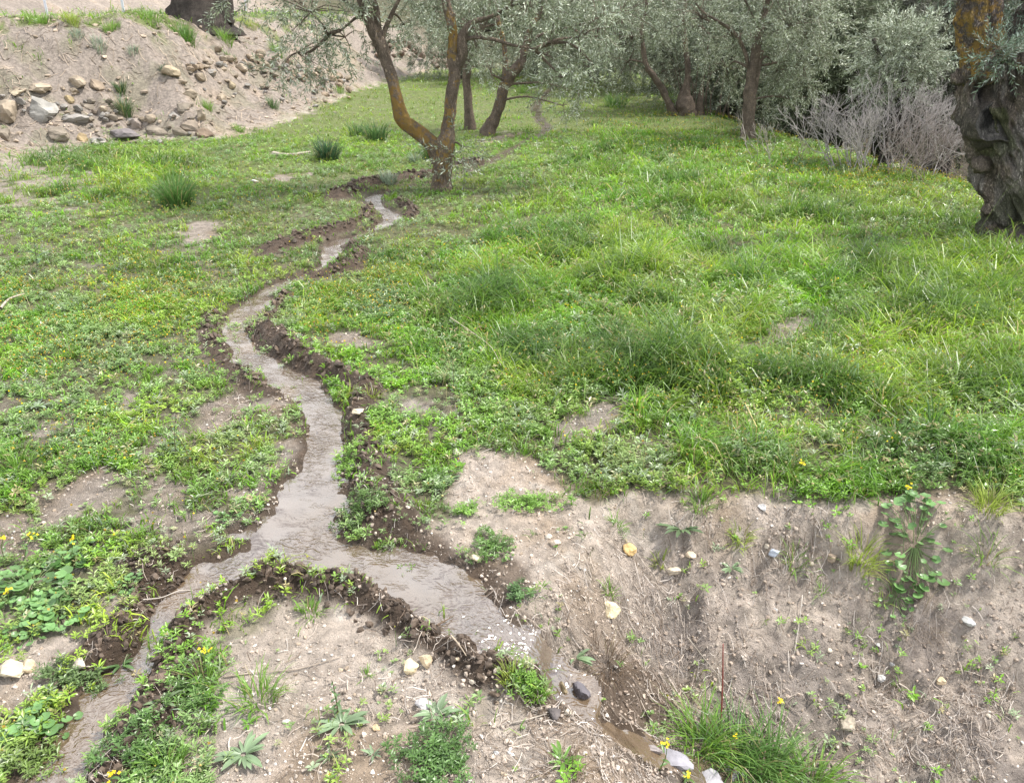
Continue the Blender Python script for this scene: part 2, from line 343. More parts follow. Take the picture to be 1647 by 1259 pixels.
def bark_nodes(t, p, cs, x):
    N = t.nodes.new; K = t.links.new
    mp = N('ShaderNodeMapping'); mp.inputs['Scale'].default_value = (1, 1, .15); K(x.outputs['Object'], mp.inputs[0])
    v = N('ShaderNodeTexVoronoi'); v.inputs['Scale'].default_value = 60; v.feature = 'DISTANCE_TO_EDGE'
    dn = N('ShaderNodeTexNoise'); dn.inputs['Scale'].default_value = 16; dn.inputs['Detail'].default_value = 6; K(mp.outputs[0], dn.inputs['Vector'])
    mv = N('ShaderNodeMix'); mv.data_type = 'VECTOR'; mv.inputs[0].default_value = .35; K(mp.outputs[0], mv.inputs[4]); K(dn.outputs['Color'], mv.inputs[5]); K(mv.outputs[1], v.inputs['Vector'])
    cr = N('ShaderNodeMapRange'); cr.inputs[2].default_value = .22; cr.inputs[3].default_value = .5; cr.inputs[4].default_value = 1.15; K(v.outputs[0], cr.inputs[0])
    ml = N('ShaderNodeVectorMath'); ml.operation = 'SCALE'; K(cs, ml.inputs[0]); K(cr.outputs[0], ml.inputs['Scale'])
    li = N('ShaderNodeAttribute'); li.attribute_name = 'col'
    ln = N('ShaderNodeTexNoise'); ln.inputs['Scale'].default_value = 13; ln.inputs['Detail'].default_value = 7; ln.inputs['Roughness'].default_value = .7; K(x.outputs['Object'], ln.inputs['Vector'])
    ls = N('ShaderNodeMath'); ls.operation = 'MULTIPLY_ADD'; ls.inputs[1].default_value = 1.9; K(ln.outputs['Fac'], ls.inputs[0]); K(li.outputs['Alpha'], ls.inputs[2])
    lm = N('ShaderNodeMapRange'); lm.inputs[1].default_value = 1.16; lm.inputs[2].default_value = 1.36; K(ls.outputs[0], lm.inputs[0])
    lc = N('ShaderNodeMix'); lc.data_type = 'RGBA'; lc.inputs[6].default_value = (.46, .24, .05, 1); lc.inputs[7].default_value = (.30, .24, .09, 1); K(dn.outputs['Fac'], lc.inputs[0])
    mxx = N('ShaderNodeMix'); mxx.data_type = 'RGBA'; K(lm.outputs[0], mxx.inputs[0]); K(ml.outputs[0], mxx.inputs[6]); K(lc.outputs[2], mxx.inputs[7]); K(mxx.outputs[2], p.inputs['Base Color'])
    ad = N('ShaderNodeMath'); ad.operation = 'MULTIPLY_ADD'; ad.inputs[1].default_value = .6; K(dn.outputs['Fac'], ad.inputs[0]); K(cr.outputs[0], ad.inputs[2])
    bp = N('ShaderNodeBump'); bp.inputs['Distance'].default_value = .026; K(ad.outputs[0], bp.inputs['Height']); K(bp.outputs[0], p.inputs['Normal'])
M_bark = mat('olive bark', rough=.92, var=.35, vscale=9, nodes=bark_nodes)
# ------------------------------------------------------------ the ground and the stream, one sheet each
ys = [-3.0]
while ys[-1] < 75:
    y = ys[-1]; ys.append(y + (.25 if y < .4 else .0062 * (max(y, 1.2) / 2) ** 1.4))
ys = np.array(ys); nc = 720
tcol = np.linspace(-1, 1, nc); tcol = np.sign(tcol) * np.abs(tcol) ** 1.25
GX = tcol[None] * (.95 * np.maximum(ys, 0) + 2.6)[:, None]; GY = np.broadcast_to(ys[:, None], GX.shape)
gx, gy = GX.ravel(), GY.ravel()
gz, gq, gzw, gw, gu, gv, gbm = height(gx, gy, True)
nr = len(ys); idx = np.arange(nr * nc).reshape(nr, nc)
quads = np.stack([idx[:-1, :-1], idx[:-1, 1:], idx[1:, 1:], idx[1:, :-1]], -1).reshape(-1, 4)
gm = meadow(gu, gv, gx, gy, gq, gbm)
dl = sdp(gx, gy, LEFT); dr = sdp(gx, gy, RIGHT); dg = sdp(gx, gy, GULLY)
def lerp(a, b, t): return a + (np.asarray(b) - a) * t[:, None]
n1 = fbm(gx, gy, .5, 4, 71); n2 = fbm(gx, gy, .13, 4, 73); n3 = fbm(gx, gy, 1.7, 3, 75)
c = np.tile(np.array([.47, .40, .335]), (len(gx), 1))
c = lerp(c, (.36, .28, .205), sstep(-.1, .5, n1 + .5 * n2)); c = lerp(c, (.56, .51, .45), sstep(.15, .5, n2 - .3 * n1) * .6)
c = lerp(c, (.285, .245, .215), sstep(.02, .35, dg) * sstep(-.4, .2, n2 + .3 * n1) * .92); c = lerp(c, (.15, .115, .085), sstep(.1, .4, dg) * sstep(.12, .35, fbm(gx, gy, .3, 4, 79)) * .75)
c = lerp(c, (.265, .225, .190), sstep(-.2, .3, dl) * (.95 - .45 * sstep(.05, .35, n1)))
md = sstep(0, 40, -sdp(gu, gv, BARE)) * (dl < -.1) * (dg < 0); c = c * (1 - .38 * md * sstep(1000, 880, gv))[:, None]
c = lerp(c, (.10, .10, .045), gm * .85)
far = sstep(5, 12, gy) * gm
c = lerp(c, (.13, .17, .045), far * .8)
c = lerp(c, (.07, .055, .035), sstep(.5, 2.0, dr))
c = lerp(c, (.09, .085, .05), sstep(30, 36, gy))
wet = (1 - sstep(1.1, 1.1 + np.minimum(.10 / gw, 2), gq))
muddy = np.zeros_like(gx)
for cx, cy, rx, ry in ((300, 930, 120, 70), (230, 1020, 70, 60), (540, 760, 70, 150), (640, 880, 90, 40), (780, 930, 80, 40), (430, 600, 90, 60), (900, 1120, 80, 50), (1020, 1120, 80, 70)):
    muddy = np.maximum(muddy, 1 - sstep(.6, 1.15, np.hypot((gu - cx) / rx, (gv - cy) / ry) + .4 * n2))
muddy = muddy * (1 - gm * .5)
c = lerp(c, (.125, .09, .062), muddy * .85); c = lerp(c, (.085, .060, .042), np.maximum(gbm, wet * .9))
c = c * (1 + .16 * fbm(gx, gy, .03, 2, 77))[:, None]
grit = np.clip((1 - gm) * (1 - gbm) * (1 - wet) * (1 - .6 * muddy) * (1 - sstep(.5, 1.5, dr)), 0, 1)
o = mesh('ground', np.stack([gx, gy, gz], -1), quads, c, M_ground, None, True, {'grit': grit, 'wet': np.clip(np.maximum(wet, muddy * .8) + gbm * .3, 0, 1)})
tag(o, kind='structure')
vz = gzw + .004 * fbm(gx, gy, .10, 2, 81) + .0012 * fbm(gx + gy * .6, gy * 1.6, .05, 1, 83) * sstep(9, 3, gy)
steep = sstep(0, .12, sdp(gx, gy, GULLY))
vz = vz + .003 * steep * fbm(gx, gy, .09, 2, 85)
inw = (gq < 1.28).reshape(nr, nc); keep = (inw[:-1, :-1] | inw[1:, 1:] | inw[:-1, 1:] | inw[1:, :-1]).ravel()
qk = quads[keep]; used, inv = np.unique(qk, return_inverse=True)
wc = np.tile(np.array([.15, .118, .092]), (len(used), 1))
sh = sstep(-.1, .4, fbm(gx[used], gy[used], .35, 3, 87)); wc = lerp(wc, (.13, .093, .06), sh * .9)
wu, wv = gu[used], gv[used]; br = np.zeros(len(used))
for cx, cy, rx, ry in ((385, 520, 50, 28), (300, 950, 60, 50), (140, 1170, 130, 110), (420, 555, 40, 12), (505, 405, 24, 14), (1000, 1170, 160, 90), (365, 640, 60, 20), (455, 625, 25, 12)): br = np.maximum(br, 1 - sstep(.6, 1.2, np.hypot((wu - cx) / rx, (wv - cy) / ry)))
wc = lerp(wc, (.155, .11, .068), br)
o = mesh('stream_water', np.stack([gx, gy, vz], -1)[used], inv.reshape(-1, 4), wc, M_water, None, True)
tag(o, kind='structure')
# ------------------------------------------------------------ grass and ground cover
def sample(n, y0, y1, p, margin=.5):
    yy = np.linspace(y0, y1, 4000); dens = (1.42 * yy + 2 * margin) * yy ** (-p); cdf = np.cumsum(dens); cdf /= cdf[-1]
    y = np.interp(rng.random(n), cdf, yy); x = (rng.random(n) * 2 - 1) * (.71 * y + margin); return x, y
def field(x, y):
    z, q, zw, w, u, v, bm = height(x, y, True); return z, q, u, v, bm, meadow(u, v, x, y, q, bm)
def blades(x, y, z, ln, wd, lean, az, col, droop=.5, tipc=None):
    """curved tapering blades, three spans each"""
    n = len(x); d = np.stack([np.cos(az), np.sin(az)], -1); s = np.stack([-d[:, 1], d[:, 0]], -1)
    tw = rng.normal(0, .6, n); cs, sn = np.cos(tw), np.sin(tw); s = s * cs[:, None] + d * sn[:, None]
    V = np.zeros((n, 7, 3)); a = lean.copy(); p = np.stack([x, y, z - .004], -1)
    C = np.zeros((n, 7, 3))
    for k, (f, wk) in enumerate(((0, .8), (.38, 1), (.72, .7), (1, 0))):
        if k:
            st = (f - pf) * ln; p = p + np.stack([d[:, 0] * np.sin(a) * st, d[:, 1] * np.sin(a) * st, np.cos(a) * st], -1); a = np.minimum(a + droop * (.5 + rng.random(n)), 2.6)
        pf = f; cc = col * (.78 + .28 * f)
        if k < 3:
            V[:, 2 * k, :] = p; V[:, 2 * k + 1, :] = p; o = (s * (wd * wk * .5)[:, None]); V[:, 2 * k, :2] -= o; V[:, 2 * k + 1, :2] += o
            C[:, 2 * k] = cc; C[:, 2 * k + 1] = cc
        else:
            V[:, 6] = p; C[:, 6] = cc if tipc is None else tipc
    b = (np.arange(n) * 7)[:, None]
    return V.reshape(-1, 3), [np.concatenate([b + [0, 1, 3, 2], b + [2, 3, 5, 4]]), b + [4, 5, 6]], np.clip(C, .01, .9).reshape(-1, 3)
G1 = np.array([.235, .48, .03]); G2 = np.array([.09, .20, .03]); G3 = np.array([.38, .51, .06]); G4 = np.array([.29, .36, .22]); G5 = np.array([.45, .39, .18])
def gcol(x, y, u, v, n):
    a = fbm(x, y, 1.1, 3, 91)[:, None]; b = fbm(x, y, .45, 3, 93)[:, None]; r = rng.random((n, 1))
    c = G1 + (G2 - G1) * np.clip(.35 + .9 * a + .5 * (r - .5), 0, 1)
    c = c + (G3 - c) * np.clip(.18 + .9 * b + .6 * (r - .5), 0, .85)
    lime = np.zeros((n, 1))
    for cx, cy, rx, ry in ((1500, 560, 200, 130), (1150, 640, 120, 60), (1000, 430, 160, 50), (560, 190, 160, 60), (960, 150, 90, 40), (1480, 310, 220, 60), (1600, 420, 120, 60), (230, 300, 100, 30), (680, 130, 60, 30)):
        lime = np.maximum(lime, (1 - sstep(.4, 1.2, np.hypot((u - cx) / rx, (v - cy) / ry)))[:, None])
    c = c + (np.array([.34, .50, .04]) - c) * lime * .55
    dark = np.zeros((n, 1))
    for cx, cy, rx, ry in ((880, 570, 130, 60), (1230, 740, 110, 50), (1360, 430, 60, 40), (800, 480, 60, 30), (1170, 400, 60, 20), (720, 560, 60, 40), (110, 260, 130, 25), (980, 560, 80, 50)):
        dark = np.maximum(dark, (1 - sstep(.3, 1.1, np.hypot((u - cx) / rx, (v - cy) / ry)))[:, None])
    c = c + (np.array([.09, .19, .045]) - c) * dark * .6
    silver = (rng.random((n, 1)) < .10); c = np.where(silver, G4 * 1.25, c)
    strawy = (rng.random((n, 1)) < .05); return np.where(strawy, G5, c)
RM = [(640, 470), (800, 330), (1000, 200), (1200, 240), (1600, 330), (1900, 500), (1900, 800), (1200, 800), (1000, 760), (900, 700), (760, 640), (660, 560)]
def tallness(x, y, u, v):
    t = sstep(-60, 90, sdp(u, v, RM)); n = fbm(x, y, .5, 3, 95)
    t = t * (.75 + .8 * np.clip(n + .15, -.3, .8)); t2 = (1 - sstep(.4, 1.1, np.hypot((u - 140) / 260, (v - 285) / 55))) * .8; t2 = np.maximum(t2, .55 * (v < 110) * (u < 560))
    return np.maximum(np.maximum(t, t2), .0)
acc = Acc()
for n, y0, y1, p in ((290000, 1.6, 6.5, 1.2), (230000, 4.5, 14, 1.4), (110000, 12, 34, 1.3)):
    x, y = sample(n, y0, y1, p); z, q, u, v, bm, m = field(x, y)
    T = tallness(x, y, u, v); clump = fbm(x, y, .10 + .01 * y0, 3, 97) + .55 * fbm(x, y, .45, 3, 98)
    k = rng.random(n) < np.maximum(m, .22 * bm * (fbm(x, y, .12, 3, 96) > .0)) * np.clip(.22 + .85 * T + 1.3 * clump, .03, 1) * np.where(v > 640, .62, 1)
    x, y, z, u, v, T = x[k], y[k], z[k], u[k], v[k], T[k]; nn = len(x)
    ln = (.028 + .035 * rng.random(nn) + T * (.055 + .10 * rng.random(nn) ** 1.3)) * (1 + .02 * y) * (.55 + 1.0 * np.clip(clump[k] + .5, .1, 1.3))
    wd = (.0024 + .0048 * rng.random(nn) ** 1.8) * (1 + .13 * np.maximum(y - 3, 0))
    cs_ = .07 + .008 * y0; ci = np.floor(x / cs_); cj = np.floor(y / cs_); h1 = hsh(ci, cj, 5); h2 = hsh(ci, cj, 6); h3 = hsh(ci, cj, 7)
    tx = x - (ci + .5 + .35 * h1) * cs_; ty = y - (cj + .5 + .35 * h2) * cs_; rad_ = np.hypot(tx, ty) / cs_; tf = rng.random(nn) < .3 + .5 * T
    x = np.where(tf, x - tx * .45, x); y = np.where(tf, y - ty * .45, y); ln = ln * np.where(tf, 1.05 + .45 * h3, .8); az = np.where(tf, np.arctan2(ty, tx) + rng.normal(0, .5, nn), rng.random(nn) * 6.283)
    gc = gcol(x, y, u, v, nn) * np.where(tf, 1 + .30 * h2, .85)[:, None] * (1 + .12 * np.stack([h3, 0 * h3, -h3], -1))
    c2 = np.clip(fbm(x, y, .34, 3, 137) * 2.6, -1, 1); ln = ln * (1 + .45 * c2 * np.clip(T + .3, 0, 1)); gc = gc * (1 - .30 * c2)[:, None]; gc = gc + (np.array([.06, .17, .035]) - gc) * (.55 * np.clip(c2, 0, 1) * np.clip(T, 0, 1))[:, None]
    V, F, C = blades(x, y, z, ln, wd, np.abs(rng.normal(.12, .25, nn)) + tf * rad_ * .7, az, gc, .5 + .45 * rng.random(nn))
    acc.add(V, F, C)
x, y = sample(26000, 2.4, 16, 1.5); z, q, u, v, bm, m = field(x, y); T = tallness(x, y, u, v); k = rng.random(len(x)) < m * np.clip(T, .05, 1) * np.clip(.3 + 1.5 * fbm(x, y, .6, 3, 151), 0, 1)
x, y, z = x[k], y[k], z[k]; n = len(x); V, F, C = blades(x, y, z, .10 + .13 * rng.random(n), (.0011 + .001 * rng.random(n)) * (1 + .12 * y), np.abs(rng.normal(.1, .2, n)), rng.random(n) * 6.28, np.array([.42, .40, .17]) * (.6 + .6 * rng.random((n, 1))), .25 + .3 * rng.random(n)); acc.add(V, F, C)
hd = V.reshape(-1, 7, 3)[:, 6]; SPK = np.array([[0, 0, 0], [.18, 0, .35], [0, .18, .5], [-.18, 0, .35], [0, -.18, .5], [0, 0, 1.]]); V2, F2 = inst(SPK, [np.array([[0, 1, 2], [0, 2, 3], [0, 3, 4], [0, 4, 1], [5, 2, 1], [5, 3, 2], [5, 4, 3], [5, 1, 4]])], hd - [0, 0, .012], frames(hd - V.reshape(-1, 7, 3)[:, 4] + 1e-5), (.018 + .014 * rng.random(n)) * (1 + .04 * y))
acc.add(V2, F2, np.repeat(np.array([.46, .43, .22]) * (.6 + .6 * rng.random((n, 1))), 6, 0))
tag(acc.obj('meadow_grass', M_grass), 'fresh green meadow grass covering the terrace on both sides of the stream', 'grass', kind='stuff')
# low broad-leaved weeds: whorls of small leaflets, some with yellowish tips
def whorl(nl, spread, rise, lw, ll, tip=False):
    V, F, T = [], [], []
    for i in range(nl):
        a = i * 2.4 + random.random(); r0 = .12 * random.random(); hgt = rise * (.35 + .75 * i / nl)
        d = np.array([math.cos(a), math.sin(a), 0]); s = np.array([-d[1], d[0], 0]); el = .25 + .5 * random.random()
        dd = d * math.cos(el) + np.array([0, 0, math.sin(el)]); b = d * r0 * spread + np.array([0, 0, hgt]); l = ll * (.6 + .6 * random.random()); w = lw * (.7 + .5 * random.random())
        k = len(V); V += [b, b + dd * l * .45 + s * w / 2, b + dd * l * .97 - np.array([0, 0, l * .18]), b + dd * l * .45 - s * w / 2]; F.append([k, k + 1, k + 2, k + 3]); T += [0, 0, 0, 0]
    return np.array(V), [np.array(F)]
wh = [whorl(9, .6, 1, .30, .85) for _ in range(4)] + [whorl(11, .6, 1.2, .17, .9) for _ in range(3)] + [whorl(7, .5, .6, .45, .7) for _ in range(2)]
acc = Acc()
for n, y0, y1, p in ((120000, 1.4, 5.5, 1.5), (80000, 4.5, 13, 1.4), (18000, 12, 30, 1.3)):
    x, y = sample(n, y0, y1, p); z, q, u, v, bm, m = field(x, y); T = tallness(x, y, u, v)
    k = rng.random(n) < np.maximum(m * np.where(T > .5, .32, .95) * np.clip(.55 + 1.6 * fbm(x, y, .17, 3, 141), .08, 1), .16 * bm * (fbm(x, y, .15, 3, 104) > .1))
    x, y, z, u, v = x[k], y[k], z[k], u[k], v[k]; nn = len(x); T = T[k]
    c = gcol(x, y, u, v, nn); r = rng.random((nn, 1)); c = c * .85 + (G4 - c) * .45 * np.clip(fbm(x, y, .3, 3, 103)[:, None] * 1.5 + .5, 0, 1)
    sc = (.009 + .020 * rng.random(nn) ** 1.6) * (1 + .09 * y) * (1 + .4 * T); kind = rng.integers(0, len(wh), nn)
    for i, (PV, PF) in enumerate(wh):
        s = kind == i
        if s.sum() == 0: continue
        V, F = inst(PV, PF, np.stack([x, y, z + T * .085 * rng.random(nn)], -1)[s], rotz(rng.random(s.sum()) * 6.28) @ rotx(rng.normal(0, .25, s.sum())), sc[s])
        acc.add(V, F, np.repeat(c[s], len(PV), 0) * (.8 + .4 * rng.random((len(V) // 4, 1))).repeat(4, 0))
tag(acc.obj('ground_cover', M_leaf), 'low leafy weeds and clover matted over the meadow soil', 'ground cover', kind='stuff')
# tiny yellow buds and heads over the weeds
x, y = sample(150000, 1.4, 26, 1.35); z, q, u, v, bm, m = field(x, y)
pr = np.zeros_like(x)
for cx, cy, rx, ry, a in ((170, 520, 260, 120, 1), (560, 480, 110, 60, .9), (560, 540, 90, 50, .9), (1450, 290, 260, 45, .9), (250, 320, 240, 50, .45), (700, 420, 200, 60, .35), (1200, 640, 450, 160, .18), (1150, 220, 220, 60, .5), (130, 700, 160, 70, .5), (900, 520, 200, 80, .15)):
    pr = np.maximum(pr, a * (1 - sstep(.5, 1.2, np.hypot((u - cx) / rx, (v - cy) / ry))))
k = rng.random(len(x)) < m * (pr * np.clip(.55 + 1.2 * fbm(x, y, .3, 3, 107), 0, 1) + .03)
x, y, z, u, v = x[k], y[k], z[k], u[k], v[k]; n = len(x)
bmx = bmesh.new(); bmesh.ops.create_icosphere(bmx, subdivisions=1, radius=1); IV = np.array([w.co[:] for w in bmx.verts]); IF = [np.array([[w.index for w in f.verts] for f in bmx.faces])]
s = (.0030 + .0028 * rng.random(n)) * (1 + .06 * y); hh = .045 + .05 * rng.random(n) + .10 * tallness(x, y, u, v)
V, F = inst(np.array([[0, 0, 1.], [1, 0, 0], [-.5, .87, 0], [-.5, -.87, 0], [0, 0, -.8]]), [np.array([[0, 1, 2], [0, 2, 3], [0, 3, 1], [4, 2, 1], [4, 3, 2], [4, 1, 3]])], np.stack([x, y, z + hh], -1), rrand(n), s)
yc = np.where(rng.random((n, 1)) < .55, np.array([.50, .36, .06]), np.array([.38, .36, .06])); yc = np.where(rng.random((n, 1)) < .07, np.array([.85, .70, .03]), yc)
acc = Acc().add(V, F, np.repeat(yc, 5, 0))
V, F, C = blades(x, y, z, hh, np.full(n, .0012) * (1 + .1 * y), np.zeros(n) + .02, rng.random(n) * 6, np.tile(G2 * 1.3, (n, 1)), 0 * x); acc.add(V, F, C)
tag(acc.obj('yellow_blossom', M_petal if 0 else M_grass), 'tiny yellow and ochre flower heads sprinkled over the meadow', 'wild flowers', kind='stuff')
# ------------------------------------------------------------ grit, clods, litter
def lump(seed, planes=11, rough=.1, sub=2, flat=1.0):
    r = np.random.default_rng(seed); b = bmesh.new(); bmesh.ops.create_icosphere(b, subdivisions=sub, radius=1)
    V = np.array([w.co[:] for w in b.verts]); F = np.array([[w.index for w in f.verts] for f in b.faces]); b.free()
    N = r.normal(size=(planes, 3)); N /= np.linalg.norm(N, axis=1)[:, None]; D = .5 + .5 * r.random(planes)
    dots = V @ N.T; rad = np.where(dots > .05, D / np.maximum(dots, .05), 9).min(1); rad = np.minimum(rad, 1.25)
    V = V * rad[:, None]; V *= (1 + rough * fbm(V[:, 0] * 3 + 5 * V[:, 2], V[:, 1] * 3 - 3 * V[:, 2], 1.2, 3, seed))[:, None]
    V *= np.array([1, .82, .62 * flat]); return V, [F]
def ground_normal_tilt(n, a=.5): return rotz(rng.random(n) * 6.28) @ rotx(rng.normal(0, a, n))
pebs = [lump(200 + i, 9, .05, 1) for i in range(6)]
acc = Acc(); x, y = sample(60000, 1.3, 5.0, 1.6, .4); z, q, u, v, bm, m = field(x, y)
k = (rng.random(len(x)) < (1 - m) ** 2 * (q > 1.05) * (1 - .85 * bm) * np.where(fbm(x, y, .2, 3, 111) > -.1, 1, .35)); x, y, z = x[k], y[k], z[k]; n = len(x)
s = .0011 + .0012 * rng.random(n) + .007 * rng.random(n) ** 9; kd = rng.integers(0, 6, n)
pc = np.array([[.40, .34, .28], [.35, .30, .25], [.46, .40, .34], [.30, .24, .18], [.54, .50, .45]])[rng.integers(0, 5, n)] * (.75 + .4 * rng.random((n, 1)))
for i in range(6):
    sl_ = kd == i; V, F = inst(pebs[i][0], pebs[i][1], np.stack([x, y, z + s * .25], -1)[sl_], ground_normal_tilt(sl_.sum()), s[sl_]); acc.add(V, F, np.repeat(pc[sl_], len(pebs[i][0]), 0))
x, y = sample(20000, 6, 26, .8); z, q, u, v, bm, m = field(x, y); d = sdp(x, y, LEFT)
k = (d > .1) & (d < 3.2) & (rng.random(len(x)) < .5); x, y, z = x[k], y[k], z[k]; n = len(x); s = .012 + .05 * rng.random(n) ** 4; V, F = inst(pebs[0][0], pebs[0][1], np.stack([x, y, z + s * .2], -1), ground_normal_tilt(n), s)
acc.add(V, F, np.repeat(np.array([.36, .29, .22]) * (.7 + .5 * rng.random((n, 1))), len(pebs[0][0]), 0))
tag(acc.obj('gravel', M_stone), 'pale grit and pebbles strewn over the bare soil', 'gravel', kind='stuff')
cl = [lump(300 + i, 14, .35, 2) for i in range(5)]
acc = Acc()
for P, r_, hh in BW:
    P = np.array(P); seg = np.linalg.norm(np.diff(P, axis=0), axis=1); tot = seg.sum(); n = int(tot * (1300 if P[0, 1] < 4 else 330))
    tt = rng.random(n) * tot; cs_ = np.concatenate([[0], np.cumsum(seg)]); x = np.interp(tt, cs_, P[:, 0]) + rng.normal(0, r_ * .55, n); y = np.interp(tt, cs_, P[:, 1]) + rng.normal(0, r_ * .55, n)
    z, q, u, v, bm, m = field(x, y); k = q > .95; x, y, z = x[k], y[k], z[k]; n = len(x); s = (.0025 + .019 * rng.random(n) ** 5) * (1 + .13 * max(P[0, 1] - 3, 0))
    kd = rng.integers(0, 5, n); mc = np.array([.09, .066, .048]) * (.6 + .9 * rng.random((n, 1)))
    for i in range(5):
        w_ = kd == i; V, F = inst(cl[i][0], cl[i][1], np.stack([x, y, z + s * .35], -1)[w_], rrand(w_.sum()), s[w_]); acc.add(V, F, np.repeat(mc[w_], len(cl[i][0]), 0))
x, y = sample(60000, 1.3, 4.8, 1.5, .3); z, q, u, v, bm, m = field(x, y); d = sdp(x, y, GULLY); k = (rng.random(len(x)) < np.where(d > .02, .9, .45) * (1 - m)) & (q > 1) & (fbm(x, y, .25, 4, 117) > -.25 * rng.random(len(x))); x, y, z = x[k], y[k], z[k]; n = len(x); s = .0016 + .011 * rng.random(n) ** 5; cl[0] = lump(333, 12, .3, 1); dd_ = sstep(0, .3, d[k])[:, None]
V, F = inst(cl[0][0], cl[0][1], np.stack([x, y, z + s * .2], -1), rrand(n), s); acc.add(V, F, np.repeat((np.array([.42, .35, .285]) * (1 - dd_) + np.array([.30, .24, .19]) * dd_) * (.7 + .6 * rng.random((n, 1))), len(cl[0][0]), 0))
tag(acc.obj('mud_clods', M_mud), 'crumbly clods of dark mud heaped along the dug channel', 'mud', kind='stuff')
def straw(x, y, z, ln, wd, az, col, el=.1):
    n = len(x); d = np.stack([np.cos(az), np.sin(az)], -1); s = np.stack([-d[:, 1], d[:, 0]], -1); V = np.zeros((n, 8, 3)); bend = rng.normal(0, .35, n)
    for k, f in enumerate((-.5, -.17, .17, .5)):
        off = (f * f) * bend * ln; X = x + d[:, 0] * f * ln + s[:, 0] * off; Y = y + d[:, 1] * f * ln + s[:, 1] * off
        Z = height(X, Y) + .003 + np.abs(rng.normal(0, .006, n)) + .03 * ln
        V[:, 2 * k] = np.stack([X - s[:, 0] * wd / 2, Y - s[:, 1] * wd / 2, Z], -1); V[:, 2 * k + 1] = np.stack([X + s[:, 0] * wd / 2, Y + s[:, 1] * wd / 2, Z + wd * .6], -1)
    b = (np.arange(n) * 8)[:, None]; return V.reshape(-1, 3), [np.concatenate([b + [0, 1, 3, 2], b + [2, 3, 5, 4], b + [4, 5, 7, 6]])], np.repeat(col, 8, 0)
acc = Acc(); x, y = sample(110000, 1.3, 5.5, 1.5, .3); z, q, u, v, bm, m = field(x, y); d = sdp(x, y, GULLY)
pr = np.where(d > .02, .9, .22) * (1 - m * .8) * (q > 1) * np.clip(.5 + 1.4 * fbm(x, y, .3, 3, 121), 0.05, 1); k = rng.random(len(x)) < pr * 1.1; x, y, z = x[k], y[k], z[k]; n = len(x)
sc_ = np.array([[.42, .36, .30], [.30, .25, .21], [.50, .45, .40], [.15, .11, .08]])[rng.integers(0, 4, n)] * (.7 + .4 * rng.random((n, 1)))
acc.add(*straw(x, y, z, .008 + .065 * rng.random(n) ** 2.5, .0009 + .0013 * rng.random(n), rng.random(n) * 6.28, sc_))
x, y = sample(16000, 6.5, 22, .9); z, q, u, v, bm, m = field(x, y); d = sdp(x, y, LEFT); k = (d > 0) & (d < 3.2); x, y, z = x[k], y[k], z[k]; n = len(x)
acc.add(*straw(x, y, z, .07 + .16 * rng.random(n), .006 + .006 * rng.random(n), rng.random(n) * 6.28, np.array([.36, .29, .22]) * (.5 + .7 * rng.random((n, 1)))))
tag(acc.obj('dry_litter', M_straw), 'dead straw, root hairs and stalk scraps lying on the bare banks', 'dry litter', kind='stuff')
